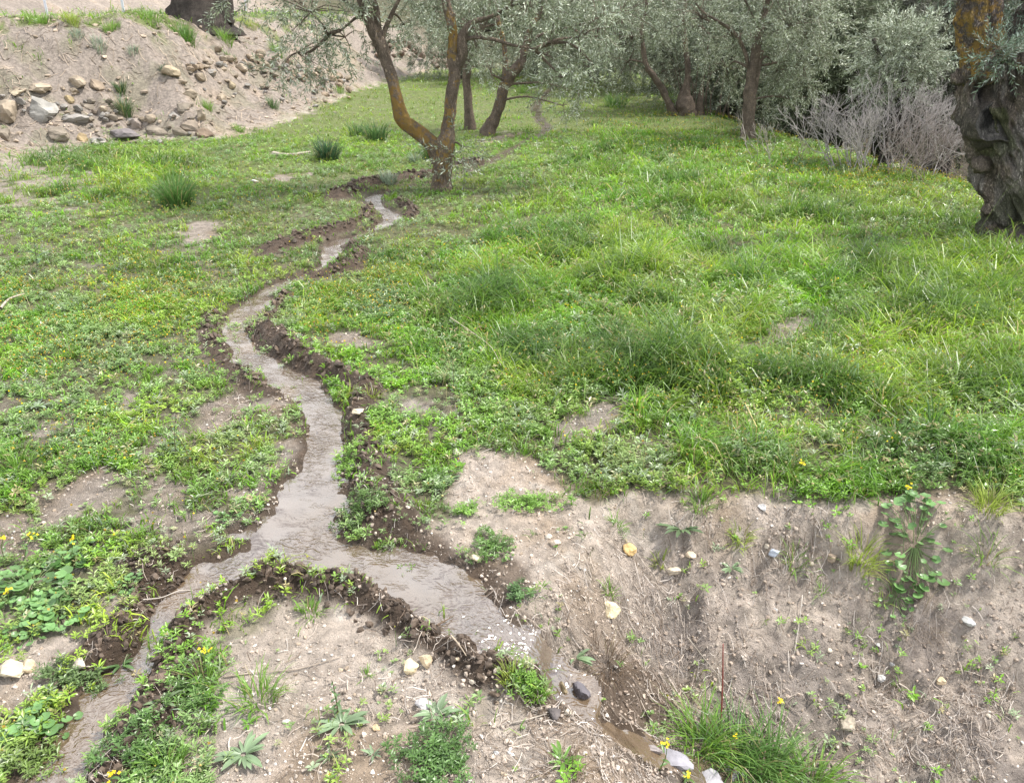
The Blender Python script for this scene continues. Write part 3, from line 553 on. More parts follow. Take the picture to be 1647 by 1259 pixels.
#@@TREES
# ------------------------------------------------------------ trees
def tube(P, rad, seg=12, sub=5, rough=.10, seed=0, C=(.2, .17, .14), lich=-.5, cap=True, ridge=0):
    P = np.asarray(P, float); rad = np.asarray(rad, float); n = len(P); Q, Rr = [], []
    for i in range(n - 1):
        p0, p1, p2, p3 = [P[min(max(j, 0), n - 1)] for j in (i - 1, i, i + 1, i + 2)]
        for k in range(sub):
            t = k / sub; Q.append(.5 * ((2 * p1) + (p2 - p0) * t + (2 * p0 - 5 * p1 + 4 * p2 - p3) * t * t + (3 * p1 - p0 - 3 * p2 + p3) * t ** 3)); Rr.append(rad[i] + (rad[i + 1] - rad[i]) * t)
    Q.append(P[-1]); Rr.append(rad[-1]); Q = np.array(Q); Rr = np.array(Rr); m = len(Q)
    T = np.gradient(Q, axis=0); T /= np.linalg.norm(T, axis=1)[:, None] + 1e-9
    ref = np.array([0, -1., 0]) if abs(T[0][1]) < .8 else np.array([1., 0, 0]); X = []
    for k in range(m):
        ref = ref - T[k] * ref.dot(T[k]); ref = ref / (np.linalg.norm(ref) + 1e-9); X.append(ref)
    X = np.array(X); Y = np.cross(T, X); a = np.linspace(0, 2 * np.pi, seg, endpoint=False); L_ = np.concatenate([[0], np.cumsum(np.linalg.norm(np.diff(Q, axis=0), axis=1))])
    A, LL = np.meshgrid(a, L_); rr = Rr[:, None] * (1 + rough * 1.6 * fbm(np.cos(A) * 1.5 + seed, np.sin(A) * 1.5 + LL * 6 + seed * 3.1, 1, 3, seed))
    if ridge: rr = rr * (1 + ridge * (1 - 2.2 * np.abs(fbm((A + LL * .9) * 2.2 + np.sin(A) * .5, LL * 1.4 + np.cos(A) * .4, 1.0, 3, seed + 9))) + ridge * .45 * (.5 - np.abs(fbm(A * 7 + LL * 2.5, LL * 3.5, 1.0, 3, seed + 19)) * 2))
    V = Q[:, None] + X[:, None] * (np.cos(A) * rr)[..., None] + Y[:, None] * (np.sin(A) * rr)[..., None]
    i = np.arange(m * seg).reshape(m, seg); F = np.stack([i[:-1], np.roll(i[:-1], -1, 1), np.roll(i[1:], -1, 1), i[1:]], -1).reshape(-1, 4)
    V = V.reshape(-1, 3); Fs = [F]
    if cap:
        V = np.concatenate([V, Q[-1:] + T[-1:] * Rr[-1] * .25]); Fs.append(np.stack([i[-1], np.roll(i[-1], -1), np.full(seg, m * seg)], -1))
    l = np.interp(L_, L_[::sub] if len(L_[::sub]) == n else np.linspace(0, L_[-1], n), np.broadcast_to(lich, (n,)))
    CC = np.ones((len(V), 4)); CC[:, :3] = C; CC[:m * seg, 3] = np.repeat(l, seg); CC[m * seg:, 3] = l[-1]
    return V, Fs, CC
def twigproto(seed, nl=24, length=.30, ll=.052, lw=.012):
    r = np.random.default_rng(seed); V, F, K = [], [], []; bend = r.normal(0, .12, 2)
    def pt(t): return np.array([bend[0] * t * t, bend[1] * t * t, t]) * length
    for i in range(nl):
        t = .12 + .88 * (i // 2) / (nl / 2 - 1); a = (i % 2) * math.pi + (i // 2) * 1.57 + r.normal(0, .3); el = .75 + r.normal(0, .2)
        d = np.array([math.cos(a) * math.sin(el), math.sin(a) * math.sin(el), math.cos(el)]); s = np.cross(d, r.normal(size=3)); s /= np.linalg.norm(s); l = ll * (.75 + .5 * r.random()); b = pt(t) + r.normal(0, .004, 3); k = len(V)
        V += [b, b + d * l * .5 + s * lw / 2, b + d * l, b + d * l * .5 - s * lw / 2]; F.append([k, k + 1, k + 2, k + 3]); K += [r.random()] * 4
    k = len(V)
    for t in (0, .5, 1.):
        for j in range(2): V.append(pt(t) + np.array([(j - .5) * .004, 0, 0])); K.append(-1)
    F += [[k, k + 1, k + 3, k + 2], [k + 2, k + 3, k + 5, k + 4]]
    return np.array(V), [np.array(F)], np.array(K)
TW = [twigproto(i) for i in range(6)]
TWF = [twigproto(20 + i, 30, .42, .075, .020) for i in range(5)]; TWN = [twigproto(40 + i, 30, .32, .055, .013) for i in range(5)]
def foliage(acc, pos, dirs, sc, protos, top=(.25, .28, .19), under=(.55, .58, .49), pu=.35):
    n = len(pos); kd = rng.integers(0, len(protos), n); M = frames(dirs)
    for i, (PV, PF, K) in enumerate(protos):
        s = kd == i
        if not s.any(): continue
        V, F = inst(PV, PF, pos[s], M[s], sc[s]); m = int(s.sum()); k = (np.tile(K, m) * 7.13 + np.repeat(rng.random(m), len(K)) * 1.0) % 1
        c = np.where((k < pu)[:, None], np.array(under), np.array(top)) * (.7 + .6 * ((k * 17.3) % 1))[:, None] * np.repeat(.8 + .4 * rng.random(m), len(K))[:, None]
        stem = np.tile(K < 0, m); c = np.where(stem[:, None], np.array([.16, .14, .10]), c); acc.add(V, F, c)
def olive(label, strokes, lobes, Y0, name='olive_tree', cat='olive tree', group='olive trees on the terrace', base=None, bark=(.27, .21, .16), far=False, top=(.20, .235, .145), under=(.44, .48, .38), pu=.35, rough=.12, droop=.5, ridge=0, seg=14, dens=1.):
    """strokes: lists of (px, py, radius px, lichen) at distance Y0 (+dY); lobes: (px, py, dY, radius m, clusters, twigs each)"""
    b = np.array(base) if base is not None else at(strokes[0][0][0], strokes[0][0][1], Y0)
    root = empty(name, b, label, cat, group); tr = Acc(); pxm = 1.0 / FPX; ends = []
    for si, st in enumerate(strokes):
        P, r, li = [], [], []
        for k, q in enumerate(st):
            Yk = Y0 + (q[4] if len(q) > 4 else 0); p = at(q[0], q[1], Yk); dep = p[1] * cp - (p[2] - CAMZ) * sp; P.append(p); r.append(q[2] * dep * pxm); li.append(q[3])
        if si == 0: P.insert(0, P[0] - np.array([0, 0, .35])); r.insert(0, r[0] * 1.3); li.insert(0, li[0])
        P = np.array(P); V, F, C = tube(P, r, seg if si < 2 else 9, 6, rough, si * 3 + 1, bark, np.array(li), ridge=ridge); tr.add(V, F, C); ends.append(P)
    tr.C = [c if c.shape[1] == 4 else c for c in tr.C]
    tr.obj('trunk', M_bark, root, True, b)
    allp = np.concatenate(ends); lm = Acc(); fo = Acc()
    for (px, py, dY, rad, nc_, nt_) in lobes:
        c0 = at(px, py, Y0 + dY); dd = np.linalg.norm(allp - c0, axis=1) + .6 * np.maximum(allp[:, 2] - c0[2], 0); a0 = allp[dd.argmin()]
        mid = (a0 + c0) / 2 + np.array([0, 0, .12 * np.linalg.norm(c0 - a0)]) + rng.normal(0, .05, 3)
        V, F, C = tube([a0, mid, c0], [.022 * (1 + far), .015 * (1 + far), .007], 6, 4, .1, 3, bark); lm.add(V, F, C)
        nc_ = max(3, int(nc_ * dens)); u = rng.normal(size=(nc_, 3)); u /= np.linalg.norm(u, axis=1)[:, None]; cc = c0 + u * rad * (.35 + .65 * rng.random(nc_) ** .5)[:, None] * np.array([1, 1, .85])
        for q in cc[: (60 if not far else 25)]:
            m2 = (c0 + q) / 2 + rng.normal(0, .06 * rad, 3) + np.array([0, 0, .08 * rad]); V, F, C = tube([c0, m2, q], [.007, .005, .003], 4, 2, 0, 1, bark, cap=False); lm.add(V, F, C)
        pos = np.repeat(cc, nt_, 0) + rng.normal(0, .05 + .08 * far, (nc_ * nt_, 3)); out = (pos - c0) / rad
        D = out * .8 + rng.normal(0, .7, pos.shape); D[:, 2] -= droop; foliage(fo, pos, D, (.75 + .5 * rng.random(len(pos))), TWF if far else TW, top, under, pu)
    if lm.n: lm.obj('branches', M_bark, root, True, b)
    if fo.n: fo.obj('crown', M_olive, root, False, b)
    return root
def z2(l, s, ox, oy): return [(ox + a / s, oy + b_ / s, r / s, li) for a, b_, r, li in l]
Z = lambda l: z2(l, 3.814, 550, 0)
def baseY(px, py): return float(min(hit(px, py)[1], B(px, py)[1] + .25))
A0 = baseY(711, 306)
olive('forked olive tree with orange lichen on its low left limb, standing beside the stream bend',
      [Z([(615, 1185, 66, .0), (612, 1120, 56, .12), (620, 1000, 58, .24), (622, 920, 62, .26), (645, 830, 44, .26), (655, 740, 36, .28), (668, 620, 34, .24), (690, 490, 36, .1), (688, 400, 34, .0), (676, 330, 31, .25), (682, 270, 31, .42), (668, 140, 27, .30), (640, 30, 28, 0), (620, -90, 25, 0), (600, -300, 20, 0)]),
       Z([(600, 990, 50, .05), (560, 900, 46, .25), (500, 835, 42, .4), (430, 780, 44, .42), (375, 735, 42, .40), (345, 645, 36, .42), (322, 540, 31, .38), (292, 430, 32, -.05), (240, 290, 37, 0), (190, 180, 36, 0), (150, 60, 34, -.1), (110, -60, 30, 0), (60, -260, 22, 0)]),
       Z([(700, 430, 28, 0), (738, 330, 34, .02), (735, 250, 34, -.1), (760, 190, 24, -.1), (810, 135, 16, -.1), (900, 110, 12, -.1), (1010, 50, 9, -.2), (1100, -60, 6, -.2)]),
       Z([(740, 245, 14, -.2), (820, 232, 11, -.2), (930, 245, 10, -.2), (1050, 280, 8, -.2), (1180, 300, 5, -.2)]),
       Z([(235, 280, 24, 0), (225, 180, 20, 0), (215, 60, 17, 0), (180, -40, 15, 0), (170, -200, 10, 0)]),
       Z([(245, 260, 14, .05), (270, 170, 15, 0), (320, 60, 12, 0), (365, -40, 9, 0), (400, -200, 7, 0)]),
       Z([(150, 115, 12, -.2), (95, 108, 9, -.2), (50, 140, 7, -.2), (-10, 190, 5, -.2), (-90, 230, 3, -.2)]),
       Z([(150, 110, 13, -.2), (85, 50, 10, -.2), (10, 0, 8, -.2), (-80, -50, 6, -.2)])],
      [(500, 20, -.2, .42, 26, 7), (478, 85, 0, .30, 16, 6), (555, 60, .1, .28, 10, 6), (560, -60, 0, .6, 26, 7), (640, -30, .3, .42, 14, 6), (650, 40, .5, .22, 5, 5), (720, -80, 0, .7, 26, 7), (760, 45, .2, .30, 12, 6), (850, 10, .1, .42, 14, 6), (880, 75, .2, .34, 9, 6),
       (930, 60, 0, .38, 11, 6), (905, 125, 0, .26, 6, 6), (960, 110, .1, .24, 5, 5), (830, -60, 0, .6, 20, 7), (950, -30, .2, .5, 20, 6), (430, -50, 0, .5, 16, 7), (732, 255, -.15, .10, 5, 4), (742, 235, .0, .08, 4, 4), (640, -160, 0, .9, 26, 7)], A0, rough=.16, dens=.55, ridge=.1, seg=28)
olive('slim dark olive trunk rising straight behind the forked tree', [Z([(790, 795, 38, -.1), (780, 700, 30, -.1), (768, 560, 26, -.1), (762, 450, 26, -.1), (785, 330, 26, -.1), (840, 200, 24, -.1), (900, 60, 20, -.1), (960, -100, 16, -.1), (1000, -300, 10, 0)])],
      [(770, 110, 0, .42, 14, 6), (800, 40, .2, .6, 20, 6), (700, 20, .6, .6, 18, 6), (860, -60, 0, .9, 24, 7), (720, 70, .2, .3, 8, 5)], baseY(757, 208), rough=.2, dens=.6)
olive('olive tree with black burnt bark leaning right beside the slim trunk',
      [Z([(895, 835, 50, -.1), (912, 780, 42, 0), (945, 710, 36, .1), (972, 620, 34, .12), (1000, 520, 36, .2), (1045, 450, 36, .12), (1095, 390, 32, .1), (1125, 290, 22, .12), (1155, 180, 19, .15), (1215, 90, 17, .15), (1240, 0, 13, 0), (1280, -150, 10, 0)]),
       Z([(1000, 500, 24, .2), (1003, 400, 17, .1), (998, 300, 16, .15), (985, 235, 15, .25), (965, 160, 17, .2), (950, 60, 12, 0), (940, -100, 9, 0)]),
       Z([(1110, 340, 12, .1), (1170, 250, 10, 0), (1260, 200, 8, 0), (1400, 170, 6, 0)])],
      [(790, 120, -.3, .36, 9, 6), (880, 90, .2, .5, 13, 6), (930, 150, -.2, .30, 8, 5), (905, 170, -.5, .18, 5, 5), (960, 60, .2, .6, 18, 6), (850, 20, 0, .8, 26, 7), (1000, 20, .2, .7, 20, 6), (930, -90, 0, 1., 24, 7)], baseY(785, 218), rough=.2, dens=.6)
Y2 = lambda l: z2(l, 3.66, 900, 0)
olive('leaning olive tree with many pale suckers round its hollow stump, on the far crest',
      [Y2([(675, 690, 30, -.2), (650, 620, 22, -.1), (600, 520, 20, -.1), (545, 440, 18, -.1), (505, 370, 16, -.1), (493, 280, 13, 0), (482, 190, 12, 0), (488, 120, 10, 0), (512, 40, 9, 0), (500, -80, 8, 0), (480, -250, 6, 0)]),
       Y2([(745, 700, 62, -.4), (742, 640, 58, -.4), (738, 590, 48, -.4), (735, 560, 34, -.4), (752, 480, 18, -.1), (755, 380, 17, 0), (738, 260, 14, .1), (730, 100, 12, 0), (760, -100, 9, 0)]),
       Y2([(820, 700, 40, -.4), (825, 620, 24, -.4), (840, 500, 9, -.4), (865, 340, 6, -.4), (880, 200, 4, -.4)]),
       *[Y2([(700 + 24 * i + random.randint(-8, 8), 700, 4, -.4), (700 + 26 * i + random.randint(-20, 20), 560, 3.4, -.4), (690 + 31 * i + random.randint(-30, 30), random.randint(380, 450), 2, -.4)]) for i in range(13)]],
      [(1020, 60, .9, .8, 46, 6), (1110, 50, .9, .9, 60, 6), (1010, 100, .6, .6, 22, 6), (1090, 115, .9, .7, 36, 6), (1060, -10, .6, 1., 50, 6), (1150, 100, 1.0, .7, 36, 6), (1130, 140, 1.2, .5, 18, 5), (990, 40, .8, .8, 36, 6), (1100, -90, 0, 1.2, 30, 6)], baseY(1085, 186), top=(.20, .235, .145), under=(.44, .48, .38), droop=.3, rough=.25, dens=.65)
olive('upright brown-trunked olive tree with dense silver crown at the crest edge',
      [Y2([(1108, 850, 50, -.1), (1112, 780, 42, 0), (1115, 680, 38, .05), (1118, 590, 38, .0), (1120, 530, 36, -.1), (1125, 490, 31, -.1), (1140, 400, 30, -.1), (1158, 290, 26, -.1), (1180, 190, 24, -.1), (1200, 100, 20, -.1), (1225, 0, 16, 0), (1240, -130, 12, 0)]),
       Y2([(1140, 540, 22, -.1), (1155, 470, 18, -.1), (1172, 390, 16, -.1), (1188, 300, 15, -.1)]),
       Y2([(1112, 400, 13, -.1), (1092, 310, 12, 0), (1060, 240, 11, 0), (1010, 180, 9, 0), (930, 125, 8, 0), (855, 80, 6, 0), (800, 20, 4, 0)]),
       Y2([(1175, 200, 8, -.1), (1140, 100, 6, 0), (1090, 0, 5, 0)])],
      [(1272, 40, .2, .7, 56, 7), (1290, 100, .2, .50, 40, 7), (1250, 110, .7, .5, 36, 6), (1230, -20, 0, .8, 50, 7), (1180, 60, .9, .6, 30, 6), (1130, 30, .8, .6, 26, 6), (1270, 160, .4, .30, 14, 6), (1170, 110, 1.1, .4, 16, 5), (1290, -30, 0, .8, 40, 7), (1210, 180, .8, .35, 10, 5), (1200, -120, 0, 1.1, 30, 6)], baseY(1202, 226), top=(.23, .265, .165), under=(.50, .54, .43), pu=.42, droop=.35, rough=.2, dens=.7)
# the big gnarled tree on the right
F0 = baseY(1602, 402) + .25
bt = at(1652, 400, F0)
rootF = empty('olive_tree', bt, 'massive gnarled old olive trunk with a hollow and sawn limb, at the right edge', 'olive tree', 'olive trees on the terrace')
def PP(l, dY=0): 
    P = [at(a, b_, F0 + (q[4] if len(q) > 4 else 0) + dY) for q in l for a, b_ in [(q[0], q[1])]]; dep = [p[1] * cp - (p[2] - CAMZ) * sp for p in P]; return np.array(P), [q[2] * d / FPX for q, d in zip(l, dep)], np.array([q[3] for q in l])
BK = (.25, .205, .165)
tr = Acc()
l = [(1664, 440, 118, -.4), (1660, 400, 90, -.4), (1656, 370, 72, -.4), (1652, 330, 70, -.4), (1640, 280, 66, -.3), (1627, 225, 66, -.2), (1614, 170, 66, -.1), (1608, 125, 60, .0), (1612, 95, 50, .1), (1625, 70, 36, 0)]
P, r, li = PP(l); r = [q * .72 for q in r]; V, Fs, C = tube(P, r, 240, 26, .16, 5, BK, li, ridge=.34)
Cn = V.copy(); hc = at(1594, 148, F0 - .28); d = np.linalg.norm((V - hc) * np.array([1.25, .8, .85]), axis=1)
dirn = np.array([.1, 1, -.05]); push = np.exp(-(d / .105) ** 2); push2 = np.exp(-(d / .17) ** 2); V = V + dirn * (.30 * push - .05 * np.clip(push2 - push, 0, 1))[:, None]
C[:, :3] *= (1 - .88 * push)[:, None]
sc2_ = sstep(.02, .3, -fbm(V[:, 0] * 4 + V[:, 2], V[:, 2] * 1.2, .5, 4, 7)); C[:, :3] = C[:, :3] * (1 - .55 * sc2_[:, None])
C[:, :3] = C[:, :3] + (np.array([.36, .33, .30]) - C[:, :3]) * (sstep(.05, .35, fbm(V[:, 0] * 6, V[:, 2] * 1.0, .4, 3, 8)) * .7)[:, None]
gr = sstep(.05, .3, fbm(V[:, 0] * 2, V[:, 2], .3, 3, 18)) * (V[:, 2] < hc[2] - .12) * .6; C[:, :3] = C[:, :3] + (np.array([.08, .10, .03]) - C[:, :3]) * gr[:, None]
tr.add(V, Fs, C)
for l, sd_ in (([(1596, 122, 34, .1), (1583, 88, 31, .3), (1577, 50, 28, .3), (1577, 10, 27, .28), (1576, -40, 26, .1), (1570, -130, 30, 0), (1560, -300, 22, 0)], 3), ([(1640, 110, 50, .0), (1672, 60, 42, .05), (1705, -10, 36, 0), (1740, -120, 28, 0)], 4), ([(1655, 395, 58, -.4), (1622, 402, 30, -.4), (1597, 408, 16, -.4), (1588, 416, 8, -.4)], 6), ([(1640, 400, 40, -.4, -.2), (1625, 415, 24, -.4, -.35), (1618, 430, 12, -.4, -.45)], 7)):
    P, r, li = PP(l); V, Fs, C = tube(P, r, 48, 12, .22, sd_, (.17, .14, .12), li, ridge=.18); tr.add(V, Fs, C)
# knuckles on the flank
for px, py, r_, dy in ((1592, 338, 14, -.05), (1594, 372, 14, -.05), (1650, 122, 24, -.2), (1580, 262, 18, -.05), (1545, 125, 16, .05)):
    p = at(px, py, F0 + dy); rr = r_ * F0 / FPX * 1.05; lv, lf = lump(int(px), 20, .45, 3); tr.add(p + lv * rr * np.array([1, 1, 1.5]), lf, (*BK, -.1))
tr.obj('trunk', M_bark, rootF, True, bt)
# sawn limb facing the viewer
cf = at(1610, 196, F0 - .215); ax = np.array([-.10, -1, .12]); ax /= np.linalg.norm(ax); V, Fs, C = tube([cf - ax * .16, cf - ax * .05, cf], [.215, .185, .165], 40, 5, .22, 2, (.14, .12, .10), -.4, cap=False)
n_ = 40; ring = V[-n_:]; rows = [ring + 0]; Ac = Acc().add(V, Fs, C); 
X_ = ring - ring.mean(0); FV = []; FC = []
for k in range(13):
    f = 1 - k / 12; q_ = ring.mean(0) + X_ * f + ax * (.006 * np.sin(k * 2.2) - .02 * (1 - f)); FV.append(q_)
    cc = np.tile(np.array([.20, .185, .17]), (n_, 1)) * (.8 + .3 * fbm(q_[:, 0] * 10, q_[:, 2] * 10, .5, 3, 3))[:, None]
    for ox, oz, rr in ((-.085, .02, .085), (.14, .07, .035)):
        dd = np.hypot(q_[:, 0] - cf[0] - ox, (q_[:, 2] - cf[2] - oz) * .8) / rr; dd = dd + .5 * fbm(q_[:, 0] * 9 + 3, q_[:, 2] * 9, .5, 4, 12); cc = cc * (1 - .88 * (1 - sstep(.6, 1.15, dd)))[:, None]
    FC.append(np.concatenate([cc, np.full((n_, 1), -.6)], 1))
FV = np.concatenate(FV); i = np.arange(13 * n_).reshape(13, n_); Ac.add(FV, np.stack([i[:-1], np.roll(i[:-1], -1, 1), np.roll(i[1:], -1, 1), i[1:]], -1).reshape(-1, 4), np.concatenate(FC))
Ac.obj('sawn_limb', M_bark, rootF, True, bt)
fo = Acc(); lm = Acc()
for px, py, dY, rad, a_, b_ in ((1592, 95, -.45, .10, 5, 4), (1630, 90, -.3, .16, 9, 5), (1640, 60, .1, .3, 14, 6), (1690, 100, 0, .3, 10, 6), (1560, -90, 0, .6, 16, 6), (1650, -120, 0, .8, 26, 6), (1760, -60, .2, .8, 24, 6), (1480, -110, 0, .4, 10, 6)):
    c0 = at(px, py, F0 + dY); V, F, C = tube([at(1610 if px > 1600 else 1580, min(py + 40, 100), F0), (c0 + at(1610, 80, F0)) / 2, c0], [.012, .009, .004], 6, 3, 0, 1, BK); lm.add(V, F, C)
    u = rng.normal(size=(a_, 3)); cc = c0 + u / np.linalg.norm(u, axis=1)[:, None] * rad * rng.random((a_, 1)); pos = np.repeat(cc, b_, 0); foliage(fo, pos, rng.normal(0, .7, pos.shape) + (pos - c0) / rad, .5 + .4 * rng.random(len(pos)), TW, (.13, .18, .12), (.30, .36, .30))
lm.obj('branches', M_bark, rootF, True, bt); fo.obj('crown', M_olive, rootF, False, bt)
# old tree on the upper terrace, only its foot in view
G0 = baseY(322, 32)
olive('thick dark old tree base on the upper terrace among fence stakes', [[(322, 30, 46, -.4), (322, -20, 36, -.4), (320, -90, 32, -.4), (316, -180, 26, -.4)], [(352, 32, 22, -.4), (358, -30, 17, -.4), (378, -120, 13, -.4)]],
      [(320, -260, 0, 1.3, 30, 7), (420, -220, 0, 1., 20, 7), (220, -240, 0, 1., 20, 7)], G0, group=None, bark=(.12, .10, .085), rough=.12, ridge=.10, seg=30)
# thicket behind: (label, px, py of the crown, distance, radius, clusters, top, under, proportion pale)
DK = ((.12, .125, .09), (.25, .255, .20)); SV = ((.19, .22, .14), (.42, .46, .36)); GN = ((.12, .145, .085), (.25, .28, .19)); BR = ((.10, .085, .07), (.20, .17, .14))
TH = [('dark grey-green evergreen shrub in the gap behind the silver crown', 1365, 70, 15, 1.15, 110, GN, .25), ('low dark shadowed shrub at the crest behind the bare bush', 1290, 190, 15.5, .6, 60, GN, .2),
      ('pale olive sapling sprouting above the bare grey bush', 1450, 85, 10.6, .42, 34, SV, .5), ('broad murky evergreen above the bare bush', 1440, 30, 17, 1.7, 150, DK, .3),
      ('brownish tangled shrub left of the massive trunk', 1530, 80, 13.5, .8, 70, DK, .25), ('pale hazy shrub seen past the right side of the massive trunk', 1650, 60, 14, 1.3, 110, SV, .4),
      ('deep green thicket shrub below the brush at right', 1500, 190, 14.5, .9, 80, GN, .15), ('silvery olive crown filling the gap between the two crest trees', 1190, 60, 18.5, 1.6, 150, SV, .35),
      ('grey olive crown beyond the leaning tree', 1060, 40, 21.5, 1.9, 150, SV, .3), ('farthest olive crown over the head of the stream', 960, 30, 24, 2.4, 160, SV, .3),
      ('dim olive crown behind the burnt leaning tree', 860, 10, 27, 2.4, 140, SV, .3), ('far grey olive crown above the reddish rubble wall', 740, -20, 26, 2.0, 110, SV, .3),
      ('dark evergreen filling the gap under the farthest crown', 960, 105, 30, 1.8, 80, DK, .2), ('shaded shrub behind the upright olive trunk', 1180, 160, 19, .7, 60, DK, .25), ('dusky shrub mass between leaning tree and upright tree', 1130, 120, 22, 1.8, 100, DK, .3),
      ('high dark crown closing the view at upper right', 1330, -30, 18, 2.4, 150, GN, .3), ('tall dim crown above the massive trunk', 1580, -40, 17, 2.4, 130, DK, .3), ('far right evergreen beyond the frame edge', 1760, 40, 14, 2.0, 80, GN, .3)]
for lab, px, py, Y, rad, ncl, (tp, un), pu in TH:
    c = at(px, py, Y); x, y = c[0], c[1]; g = H1(x, y); b = np.array([x, y, g])
    root = empty('thicket_tree', b, lab, 'tree', 'trees and shrubs of the thicket behind the meadow'); tk = Acc()
    hgt = max(c[2] - g, .5)
    for k in range(3):
        e_ = c + rng.normal(0, .45 * rad, 3); V, F, C = tube([b - [0, 0, .1], b + [rng.normal(0, .12), rng.normal(0, .12), hgt * .45], e_], [.09, .06, .02], 7, 5, .2, k, (.13, .11, .095)); tk.add(V, F, C)
    tk.obj('trunk', M_bark, root, True, b); fo = Acc(); ns = 7
    for k in range(ns):
        c0 = c + rng.normal(0, .34 * rad, 3) if k else c; rl = rad * (.5 + .3 * rng.random()); m = int(ncl * 1.9 / ns) * 8
        u = rng.normal(size=(m, 3)); u /= np.linalg.norm(u, axis=1)[:, None]; pos = c0 + u * rl * (.55 + .45 * rng.random((m, 1))); D = u + rng.normal(0, .6, u.shape); D[:, 2] -= .2
        foliage(fo, pos, D, .7 + .5 * rng.random(m), TWN if Y < 11 else TWF, tp, un, pu)
    fo.obj('crown', M_olive, root, False, b)
# bare bushes
def fork(acc, p, d, l, r, lev, C, spread=.5, up=.15):
    d = d / np.linalg.norm(d); q = p + d * l; mid = p + d * l * .5 + rng.normal(0, .06 * l, 3); V, F, Cc = tube([p, mid, q], [r, r * .88, r * .76], 5, 3, 0, 1, C, cap=lev == 0); acc.add(V, F, Cc)
    if lev == 0: return
    for k in range(2 + (rng.random() < .35)):
        fork(acc, q, d + rng.normal(0, spread, 3) * np.array([1, .7, .8]) + np.array([0, 0, up]), l * (.58 + .34 * rng.random()), r * .72, lev - 1, C, spread, up)
def bush(label, px, py, Y, n, l, r, lev, C, wid, spread=.5, lean=0):
    b = at(px, py, Y); b[2] = H1(b[0], b[1]); root = empty('bare_bush', b, label, 'bush'); a = Acc()
    for i in range(n):
        o_ = np.array([rng.uniform(-wid, wid), rng.uniform(-.25, .25), 0]); p = b + o_; p[2] = H1(p[0], p[1]) - .05
        fork(a, p, np.array([o_[0] * .8 + lean + rng.normal(0, .3), rng.normal(0, .3), 1.0]), l * (.8 + .5 * rng.random()), r, lev, C, spread)
    a.obj('branches', M_wood, root, True, b); return root
bush('leafless bush of smooth pale grey antler-like branches beyond the crest', 1425, 235, 10.1, 34, .27, .0082, 5, (.35, .32, .305), .62, .42)
bush('tangle of thin reddish-brown bare twigs left of the massive trunk', 1530, 262, 9.6, 26, .20, .0048, 5, (.24, .20, .18), .5, .55, -.1)
bush('sparse bare twigs leaning at the foot of the upright crest tree', 1255, 215, 10.6, 8, .22, .005, 3, (.30, .27, .23), .35, .45)
#@@THINGS
# ------------------------------------------------------------ stones
def placed(name, V, F, C, m, p, smooth=False):
    return mesh(name, V - p, F, C, m, None, smooth)
def setat(o, p): o.location = Vector([float(t) for t in p]); return o
SC = 0
def stone(px, py, w, h, col, label, group=None, m=None, sub=3, sink=.36, hh=None, rough=.14, planes=9, name='stone'):
    global SC; SC += 1
    p = hit(px, py + h * .25); dep = p[1] * cp - (p[2] - CAMZ) * sp; k = dep / FPX; sf = .86 if py < 260 else 1.; W_, H_ = w * k / 2 * sf, h * k / 2 * sf; col = np.array(col) * (.8 if py < 260 else 1.)
    V, F = lump(500 + SC, planes, rough, sub); V = V / np.abs(V).max(0) * np.array([W_, (W_ + H_) * .5, H_]); a = rng.normal(0, .25); V = V @ rotz(np.array([a]))[0].T
    c = np.array(col) * (.85 + .3 * fbm(V[:, 0] / W_ + SC, V[:, 2] / H_, 1.2, 3, SC))[:, None]
    o = mesh(name, V, F, c, m or M_bigstone, None, False); setat(o, p + np.array([0, 0, H_ * (1 - 2 * sink)]) * .8); tag(o, label, 'stone', group); return o
T1, T2, T3, T4 = (.40, .33, .245), (.30, .255, .20), (.36, .335, .30), (.25, .20, .155)
